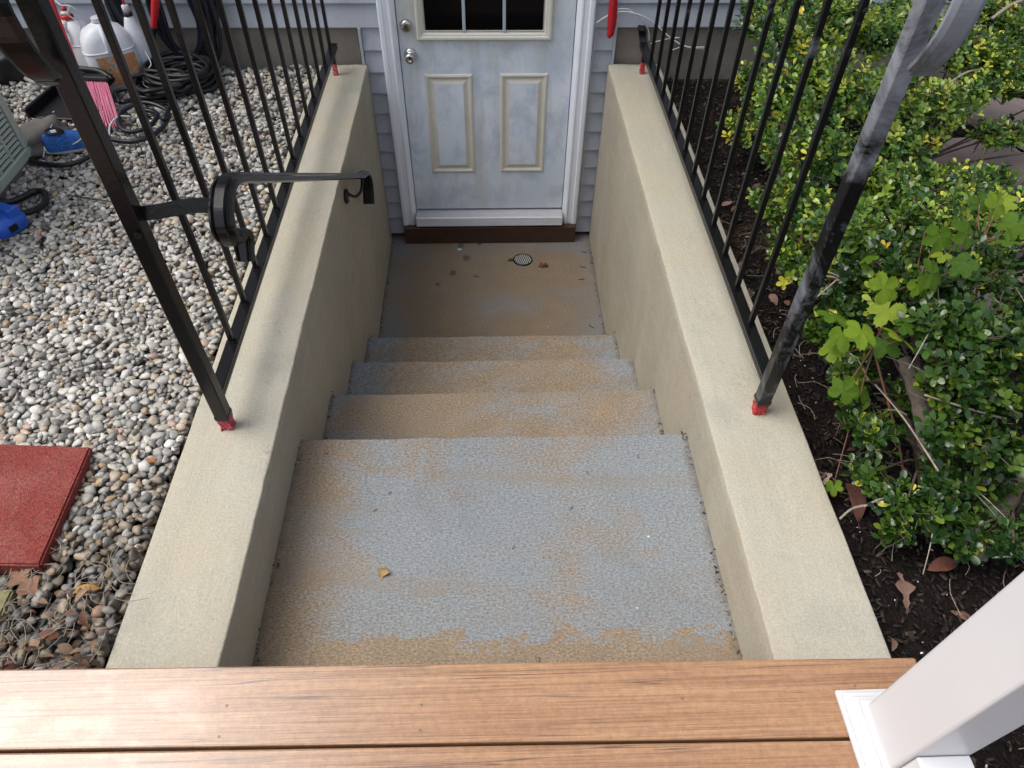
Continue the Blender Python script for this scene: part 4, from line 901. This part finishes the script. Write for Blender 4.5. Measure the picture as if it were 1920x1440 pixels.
bm = bmesh.new(); tube(bm, [(-1.93, 2.83, .02), (-1.92, 2.90, .07), (-1.925, 2.98, .085), (-1.96, 3.08, .07)], .003, 6); fin(bm, 'piping', M['cream'], cb, smooth=True)

# ================================================================== THINGS ON THE HOUSE WALL, RIGHT
bm = bmesh.new(); prof_ = [(-.026, -.0006), (.026, -.0006), (.026, .0006), (-.026, .0006)]
sweep(bm, cat([(.632, 3.775, .95), (.636, 3.765, .6), (.634, 3.76, .36), (.638, 3.755, .20), (.628, 3.745, .15)], 6), prof_, up=(1, .15, 0), scales=[(.8+.12*math.sin(i*.5))*(1 if i < 22 else .75-.2*(i-22)) for i in range(25)])
tag(fin(bm, 'ribbon', M['redcloth'], smooth=True), 'red cloth ribbon hanging beside the door', 'ribbon')
bm = bmesh.new()
tube(bm, [(.56, 3.77, .215), (.60, 3.765, .245), (.66, 3.77, .268), (.72, 3.772, .268), (.80, 3.775, .245), (.875, 3.785, .20), (.96, 3.79, .135), (1.05, 3.79, .09), (1.18, 3.79, .075)], .0042, 6)
tube(bm, [(.64, 3.768, .280), (.71, 3.772, .283), (.755, 3.778, .255), (.80, 3.785, .225), (.84, 3.79, .17), (.85, 3.79, .12)], .003, 6); tube(bm, [(.86, 3.79, .105), (.93, 3.792, .125), (1.01, 3.792, .135)], .003, 6); tube(bm, [(.98, 3.79, .07), (1.03, 3.79, .09)], .003, 6); tube(bm, [(1.10, 3.79, .085), (1.15, 3.785, .088)], .0035, 6)
tag(fin(bm, 'wire', M['white'], smooth=True), 'bundle of white wires running across the wall right of the door', 'wire')
bm = bmesh.new(); tube(bm, [(.562, 3.782, .20), (.563, 3.784, .10), (.557, 3.784, -.02), (.565, 3.783, -.25), (.560, 3.783, -.45), (.568, 3.782, -.65), (.562, 3.782, -.88)], .0018, 5); tag(fin(bm, 'wire', M['white'], smooth=True), 'single thin wire hanging down the siding right of the door', 'wire')

# ================================================================== SHRUBS
BL = [('A', 1.13, 2.95, 0.55, 0.118), ('A', 1.15, 2.66, 0.6, 0.137), ('A', 1.35, 2.76, 0.6, 0.141), ('A', 1.52, 2.79, 0.55, 0.124), ('A', 1.15, 2.93, 0.3, 0.102), ('A', 1.07, 2.41, 0.5, 0.123), ('A', 1.18, 2.34, 0.55, 0.137), ('A', 1.37, 2.4, 0.5, 0.114), ('A', 1.12, 2.85, 0.15, 0.093), ('A', 1.0, 2.22, 0.4, 0.111), ('A', 1.05, 2.01, 0.5, 0.118), ('A', 1.02, 1.97, 0.35, 0.114), ('A', 1.05, 1.8, 0.4, 0.098), ('A', 1.03, 2.17, 0.2, 0.087), ('A', 1.0, 1.88, 0.2, 0.089), ('A', 1.04, 1.73, 0.25, 0.076),
 ('B', 1.79, 2.87, 0.5, 0.128), ('B', 1.97, 2.78, 0.45, 0.128), ('B', 2.08, 2.7, 0.4, 0.095), ('B', 1.55, 2.51, 0.45, 0.109), ('B', 1.75, 2.53, 0.4, 0.091), ('B', 1.43, 2.25, 0.4, 0.103), ('B', 1.42, 2.01, 0.4, 0.079), ('B', 1.2, 1.87, 0.45, 0.099), ('B', 1.07, 1.65, 0.45, 0.092), ('B', 1.61, 1.79, 0.4, 0.099), ('B', 1.48, 1.8, 0.4, 0.099), ('B', 1.82, 2.2, 0.3, 0.057), ('B', 1.71, 2.47, 0.3, 0.051), ('B', 1.96, 2.51, 0.3, 0.062), ('B', 2.13, 2.6, 0.25, 0.054), ('B', 1.3, 1.7, 0.45, 0.094),
 ('B', 2.32, 3.15, .45, .13), ('B', 2.45, 2.75, .4, .11), ('B', 2.15, 3.25, .5, .12), ('B', 1.98, 1.85, .35, .09), ('B', 1.62, 2.05, .35, .09), ('B', 1.9, 2.62, .42, .07), ('A', 1.25, 3.2, .5, .12), ('A', 1.45, 3.35, .5, .12), ('A', 1.75, 3.0, .5, .10), ('B', 1.80, 1.75, .35, .12), ('B', 1.95, 2.0, .3, .10), ('B', 2.25, 2.9, .4, .13), ('A', 1.6, 3.1, .45, .12), ('A', 1.85, 3.25, .45, .12), ('B', 2.3, 2.4, .3, .12),
 ('C', 1.1, 1.46, 0.5, 0.091), ('C', 1.18, 1.39, 0.5, 0.089), ('C', 1.31, 1.44, 0.5, 0.084), ('C', 1.07, 1.54, 0.4, 0.083), ('C', 1.05, 1.52, 0.3, 0.077), ('C', 1.03, 1.54, 0.2, 0.073), ('C', 1.04, 1.35, 0.45, 0.076), ('C', 1.08, 1.23, 0.5, 0.077), ('C', 1.18, 1.21, 0.5, 0.083), ('C', 1.22, 1.14, 0.5, 0.062), ('C', 1.13, 1.12, 0.45, 0.076), ('C', 1.21, 1.08, 0.4, 0.07), ('C', 1.05, 1.34, 0.2, 0.068), ('C', 0.97, 1.2, 0.2, 0.065), ('C', 1.0, 1.13, 0.2, 0.074), ('C', 1.06, 1.35, 0.12, 0.063), ('C', 1.14, 1.14, 0.35, 0.073), ('C', 1.15, 1.06, 0.3, 0.079), ('C', 1.23, 1.01, 0.3, 0.077), ('C', 1.07, 0.98, 0.1, 0.073), ('C', 1.13, 0.93, 0.1, 0.078), ('C', 1.22, 0.89, 0.08, 0.068), ('C', 1.18, 1.02, 0.15, 0.076), ('C', 1.3, 1.01, 0.12, 0.07), ('C', 1.3, 0.86, 0.1, 0.053), ('C', 1.03, 1.07, 0.08, 0.058), ('C', 1.07, 0.93, 0.05, 0.055), ('C', 1.04, 1.43, 0.2, 0.054), ('C', 1.2, 1.28, 0.15, 0.061),
 ('C', 1.42, 1.25, .38, .10), ('C', 1.45, 1.02, .25, .09), ('C', 1.55, 1.45, .35, .11), ('C', 1.40, .88, .12, .07)]
TR = {'A': [(1.28, 2.75), (1.12, 2.1)], 'B': [(1.75, 2.62), (1.40, 1.95)], 'C': [(1.229, 1.091), (1.40, .96)]}
LAB = {'A': 'glossy green shrub against the house behind the right railing', 'B': 'yellow tipped green shrub growing over the flagstones at the right', 'C': 'dark green shrub with bare grey trunks nearest the deck, vine over it'}
LC = np.array([(.030, .085, .018), (.055, .130, .022), (.10, .19, .028), (.018, .058, .014), (.16, .26, .035), (.26, .34, .055), (.45, .45, .06), (.60, .50, .08)])
LP = {'A': [.18, .20, .22, .10, .17, .10, .022, .008], 'B': [.16, .18, .22, .10, .19, .115, .025, .01], 'C': [.30, .27, .16, .20, .05, .014, .004, .002]}
# one obovate leaf: 8 verts, folded along the midrib
def leafgeo(L, Wd, fold=.18, curl=.1):
    T_ = [(0, 0), (.35, .72), (.7, 1.0), (.93, .55)]
    mid = [(t*L, 0, -curl*L*t*t) for t, _ in T_]+[(L, 0, -curl*L)]
    le = [(t*L, s*Wd/2, -curl*L*t*t+fold*s*Wd/2) for t, s in T_[1:]]; ri = [(t*L, -s*Wd/2, -curl*L*t*t+fold*s*Wd/2) for t, s in T_[1:]]
    V = np.array(mid+le+ri)   # 0..4 mid, 5..7 left, 8..10 right
    F = np.array([(0, 1, 5), (1, 6, 5), (1, 2, 6), (2, 7, 6), (2, 3, 7), (3, 4, 7), (0, 8, 1), (1, 8, 9), (1, 9, 2), (2, 9, 10), (2, 10, 3), (3, 10, 4)])
    return V, F
LV, LF = leafgeo(1, .58)
camp = np.array([0, 0, 1.635]); shrub_roots = {}
for key in 'ABC':
    blobs = [(b[0], b[1], b[2], b[3], b[4]*{'A': 1.12, 'B': 1.22, 'C': 1.0}[key]) for b in BL if b[0] == key]; cx = np.mean([b[1] for b in blobs]); cy = np.mean([b[2] for b in blobs])
    t = thing('shrub', LAB[key], 'shrub', (0, 0, 0), 'shrubs right of the steps'); shrub_roots[key] = t
    leaves = []; twigs = bmesh.new()
    for (_, bx_, by_, bz_, br_) in blobs:
        dens = int(64*(br_/.09)**2) if key != 'C' else int(74*(br_/.08)**2)
        tone = rng.uniform(0, 1)
        for k in range(dens):
            d = rng.normal(0, 1, 3); d /= np.linalg.norm(d); 
            if d[2] < -.25: d[2] *= -1
            rr = br_*rng.uniform(.35, 1.12); p = np.array([bx_, by_, bz_-.03])+d*rr*np.array([1, 1, .8])
            if p[0] < 0.955: continue
            ax_ = d*.7+np.array([0, 0, .8])+rng.normal(0, .3, 3); ax_ /= np.linalg.norm(ax_)
            s = np.cross(ax_, [0.3, .2, 1.0]); s /= np.linalg.norm(s)+1e-6; u = np.cross(ax_, s)
            ci = rng.choice(8, p=LP[key]); stem = .05; dim = .62 if key == 'C' else 1.0
            nl = rng.integers(6, 11); sz = rng.uniform(.019, .0285)*(1.08 if key == 'C' else 1)
            for q in range(nl):
                a = q*2.4+rng.uniform(-.3, .3); f = q/nl; base = p-ax_*stem*f
                out = (s*math.cos(a)+u*math.sin(a)); dirn = out*(.55+.55*f)+ax_*(.75-.7*f)+rng.normal(0, .12, 3); dirn /= np.linalg.norm(dirn)
                up = ax_-dirn*np.dot(ax_, dirn); up /= np.linalg.norm(up)+1e-6; sd_ = np.cross(up, dirn)
                L = sz*rng.uniform(.75, 1.15); c_ = LC[ci]*rng.uniform(.75, 1.3)*(dim if ci < 5 else 1)*(1.22 if key != 'C' else 1.3)*np.array([1.08, 1, .9])
                if ci < 6 and rng.random() < .02: c_ = LC[6]
                leaves.append((base, dirn, sd_, up, L, c_))
            if k % 3 == 0:
                e = p-ax_*.06-d*.03; tube(twigs, [tuple(p), tuple(p-ax_*.03), tuple(e+rng.normal(0, .012, 3))], .0010, 4, 2, taper=1.5)
        # branch from a trunk foot to the blob
        f = min(TR[key], key=lambda q: (q[0]-bx_)**2+(q[1]-by_)**2)
        zt = max(.02, bz_*.35); mx = f[0]*.6+bx_*.4; my = f[1]*.6+by_*.4
        tube(twigs, [(f[0]+rng.uniform(-.02, .02), f[1]+rng.uniform(-.02, .02), -.06+bz_*.3), (mx+rng.uniform(-.03, .03), my+rng.uniform(-.03, .03), zt+.05), (bx_+rng.uniform(-.03, .03), by_+rng.uniform(-.03, .03), bz_)], .0065, 6, 4, taper=.35)
        for q in range(4):
            a = rng.uniform(0, 6.28); tube(twigs, [(bx_, by_, bz_-br_*.6), (bx_+.6*br_*math.cos(a), by_+.6*br_*math.sin(a), bz_-br_*.2), (bx_+1.1*br_*math.cos(a+.3), by_+1.1*br_*math.sin(a+.3), bz_+br_*rng.uniform(-.2, .5))], .0022, 5, 3, taper=.5)
    fin(twigs, 'branches', M['dtwig'], t, smooth=True)
    # nearest upper leaves are single parts, the rest one mass
    sc_l = [np.linalg.norm(l[0]-camp)-.35*l[0][2] for l in leaves]; order = np.argsort(sc_l); picks = set(order[:280].tolist())
    VV, FF, CC = [], [], []; o_ = 0; protos = {}
    for i, (b, dn, sd_, up, L, c_) in enumerate(leaves):
        Mx = np.stack([dn, sd_, up], 1)
        if i in picks:
            kk = i % 10
            if kk not in protos:
                me = bpy.data.meshes.new('leaf'); me.from_pydata([tuple(v) for v in LV], [], [tuple(int(q) for q in f) for f in LF]); me.polygons.foreach_set('use_smooth', [True]*len(me.polygons)); me.materials.append(M['leaf'])
                a = me.color_attributes.new('Col', 'FLOAT_COLOR', 'POINT'); a.data.foreach_set('color', np.tile(np.array([*c_, 1], dtype=np.float32), len(LV))); protos[kk] = me
            o = bpy.data.objects.new('leaf', protos[kk]); mm = Matrix(Mx.tolist()).to_4x4() @ Matrix.Diagonal((L, L, L, 1)); mm.translation = b; o.matrix_world = mm; link(o, t)
        else:
            VV.append((LV*L) @ Mx.T+b); FF.append(LF+o_); o_ += len(LV); CC.append(np.tile(c_, (len(LV), 1)))
    bulk('foliage', np.concatenate(VV), np.concatenate(FF), np.concatenate(CC), M['leaf'], t)
def branch(t, pts, r, mat, taper=.7, name='branch', n=8):
    bm = bmesh.new(); q = cat(pts, 8); sweep(bm, q, circ(r, n), scales=[(1+(taper-1)*i/(len(q)-1))*(1+.12*math.sin(i*2.1)) for i in range(len(q))]); return fin(bm, name, mat, t, smooth=True)
tc = shrub_roots['C']
branch(tc, [(1.235, 1.06, -.09), (1.20, 1.10, .05), (1.165, 1.20, .18), (1.145, 1.33, .245)], .024, M['bark'], .75, 'trunk', 10)
branch(tc, [(1.30, .90, -.09), (1.36, .98, .02), (1.44, 1.08, .12), (1.5, 1.15, .2)], .034, M['bark'], .75, 'trunk', 10)
branch(shrub_roots['A'], [(1.30, 2.75, -.09), (1.29, 2.74, .1), (1.24, 2.66, .3)], .018, M['bark'], .6, 'trunk'); branch(shrub_roots['A'], [(1.12, 2.12, -.09), (1.14, 2.08, .1), (1.08, 2.02, .3)], .016, M['bark'], .6, 'trunk')
branch(shrub_roots['B'], [(1.75, 2.62, -.09), (1.76, 2.6, .1), (1.7, 2.5, .3)], .018, M['bark'], .6, 'trunk'); branch(shrub_roots['B'], [(1.40, 1.97, -.09), (1.38, 1.95, .1), (1.36, 1.9, .3)], .016, M['bark'], .6, 'trunk')
DRY = [((0.961, 1.584, 0.36), (1.1, 1.498, 0.35)), ((0.966, 1.596, 0.33), (1.127, 1.556, 0.35)), ((0.912, 1.501, 0.30), (1.001, 1.559, 0.34)), ((1.001, 1.559, .34), (1.12, 1.53, .38)), ((1.024, 1.233, 0.25), (1.094, 0.969, 0.22)), ((1.067, 1.115, 0.34), (1.232, 1.034, 0.34)), ((1.047, 1.167, 0.22), (1.105, 1.166, 0.2)), ((1.13, 1.139, 0.24), (1.208, 1.138, 0.24)), ((0.977, 0.978, 0.05), (1.087, 1.0, 0.07)), ((0.918, 0.961, 0.02), (1.005, 1.0, 0.02)), ((1.299, 1.359, 0.45), (1.35, 1.316, 0.42)), ((1.097, 0.992, 0.12), (1.167, 0.974, 0.1)), ((1.245, 0.823, 0.05), (1.42, 0.80, 0.05)), ((1.325, 1.126, 0.15), (1.223, 0.972, 0.1))]
for i, (a, b) in enumerate(DRY):
    A, B = Vector(a), Vector(b); md = (A+B)/2+Vector((0, rng.uniform(-.012, .012), rng.uniform(-.01, .015))); branch(tc, [A, md, B], rng.uniform(.0018, .0032), M['twig'], 1.3, 'twig', 6)
branch(shrub_roots['B'], [(2.121, 3.055, 0.5), (2.22, 3.12, .53), (2.40, 3.25, 0.52)], .007, M['twig'], 1.2, 'twig', 6); branch(shrub_roots['B'], [(1.70, 2.55, .42), (1.9, 2.70, 0.44), (2.15, 2.72, 0.42)], .004, M['twig'], 1.2, 'twig', 6)
rs = np.random.default_rng(5)
for i in range(26):
    b = BL[rs.integers(0, len(BL))]; a = rs.uniform(0, 6.28); t = shrub_roots[b[0]]
    p = Vector((b[1], b[2], b[3]-.02)); e = p+Vector((math.cos(a)*.16, math.sin(a)*.16, rs.uniform(-.05, .09))); 
    if min(p.x, e.x) > .95: branch(t, [p, (p+e)/2+Vector((0, 0, .015)), e], .0022, M['twig'], .5, 'twig', 5)
# ------------------------------------------------------------------ grape vine
vn = thing('grape_vine', 'light green grape vine with lobed leaves climbing through the dark shrub', 'vine', (0, 0, 0))
def lobed(size):
    """palmate five-lobed, toothed leaf as a fan with radial folds"""
    pts = []; n = 91; lo = [(0, 1.0, .50), (1.05, .90, .48), (-1.05, .90, .48), (2.05, .76, .55), (-2.05, .76, .55)]
    for i in range(n):
        a = -math.pi*.92+2*math.pi*.92*i/(n-1); r = .60
        for c_, h_, w_ in lo: r = max(r, .60+(h_-.60)*max(0, 1-(abs(a-c_)/w_)**2.1))
        r *= .80 if abs(a) > 2.75 else 1
        r *= (1.06 if i % 3 == 0 else .97)
        vein = min(abs(a-c_) for c_, _, _ in lo)
        pts.append((r*math.cos(a)*size*.5, r*math.sin(a)*size*.5, .05*size*min(vein, .5)-.10*size*r*r))
    V = [(0, 0, .0)]+[tuple(.5*c for c in p[:2])+(p[2]*.4+.01*size,) for p in pts]+pts; F = []
    for i in range(n-1): F.append((0, 1+i, 2+i)); F.append((1+i, 1+n+i, 2+n+i, 2+i))
    me = bpy.data.meshes.new('leaf'); me.from_pydata(V, [], F); me.polygons.foreach_set('use_smooth', [True]*len(me.polygons)); me.materials.append(M['vine']); return me
VC = [(.085, .165, .012), (.12, .21, .014), (.17, .26, .02), (.055, .12, .010), (.22, .30, .03)]
vme = []
for i in range(6):
    me = lobed(1.0); c = VC[i % 5]; a = me.color_attributes.new('Col', 'FLOAT_COLOR', 'POINT'); a.data.foreach_set('color', np.tile(np.array([*c, 1], dtype=np.float32), len(me.vertices))); vme.append(me)
VL = [(0.821, 1.237, 0.5), (0.897, 1.275, 0.4), (0.872, 1.18, 0.5), (0.995, 1.244, 0.4), (0.998, 1.202, 0.45), (0.894, 1.163, 0.3), (1.069, 1.311, 0.56), (1.059, 1.318, 0.52), (0.981, 1.33, 0.5), (1.128, 1.301, 0.6), (1.122, 1.372, 0.57), (1.212, 1.448, 0.58), (1.001, 1.458, 0.5), (1.394, 1.538, 0.52), (1.387, 1.613, 0.55), (1.381, 1.664, 0.52), (1.443, 1.663, 0.52), (1.443, 1.574, 0.52), (1.302, 1.413, 0.58), (1.111, 1.462, 0.58), (0.888, 1.277, 0.33), (0.995, 1.215, 0.48), (0.993, 1.289, 0.47), (0.979, 1.206, 0.24), (1.137, 1.438, 0.58), (0.965, 1.099, -.03)]
sm = bmesh.new(); hub = [(1.0, 1.28, .36), (1.10, 1.38, .48), (1.38, 1.58, .46)]
for i, p in enumerate(VL):
    s = rng.uniform(.075, .112); 
    if i in (7, 10, 12, 15, 19, 21, 25): s *= .68
    o = bpy.data.objects.new('leaf', vme[i % 6]); v = Vector(p); up = Vector((-.15, -.25, .9))+Vector((rng.uniform(-.75, .75), rng.uniform(-.75, .75), 0)); up.normalize()
    yaw = rng.uniform(0, 6.28); q = up.to_track_quat('Z', 'Y'); o.rotation_mode = 'QUATERNION'; from mathutils import Quaternion
    o.rotation_quaternion = q @ Quaternion((0, 0, 1), yaw); o.location = v; o.scale = (s, s, s); link(o, vn)
    h = Vector(min(hub, key=lambda g_: (Vector(g_)-v).length)); tube(sm, [tuple(v), tuple((v+h)/2+Vector((0, 0, -.015))), tuple(h)], .0017, 5, 4)
tube(sm, [(1.16, 1.02, -.06), (1.10, 1.12, .12), (1.02, 1.25, .30), (1.0, 1.28, .36), (1.05, 1.34, .43), (1.10, 1.38, .48), (1.25, 1.48, .46), (1.38, 1.58, .46)], .003, 6, 6)
fin(sm, 'stem', simple('reddish_vine_stem', (.22, .10, .06), .6, var=.3), vn, smooth=True)
# ------------------------------------------------------------------ flagstones
rf = np.random.default_rng(11)
for (x, y, rx, ry, lab) in [(2.55, 3.45, .34, .24, 'pinkish flagstone behind the shrubs, farthest to the top right'), (2.22, 2.85, .30, .22, 'grey pink flagstone seen through a gap in the shrubs, the middle one'), (2.70, 2.95, .26, .24, 'flagstone beside the middle one at the right edge'), (2.05, 2.35, .26, .20, 'flagstone under the thin twigs below the middle one'), (2.45, 2.4, .24, .2, 'flagstone half hidden right of the thin twigs'), (1.93, 1.86, .24, .20, 'reddish brown flagstone at the right edge beside the vine'), (2.95, 3.9-.35, .3, .22, 'flagstone against the house at the top right corner')]:
    n = 9; c = [(x+rx*(1+rf.uniform(-.18, .12))*math.cos(2*math.pi*i/n), y+ry*(1+rf.uniform(-.18, .12))*math.sin(2*math.pi*i/n)) for i in range(n)]
    o = slab('flagstone', c, -.10, -.035, M['flag'], lab, 'flagstone', .006); o['group'] = 'flagstones behind the shrubs'
bpy.context.view_layer.update()
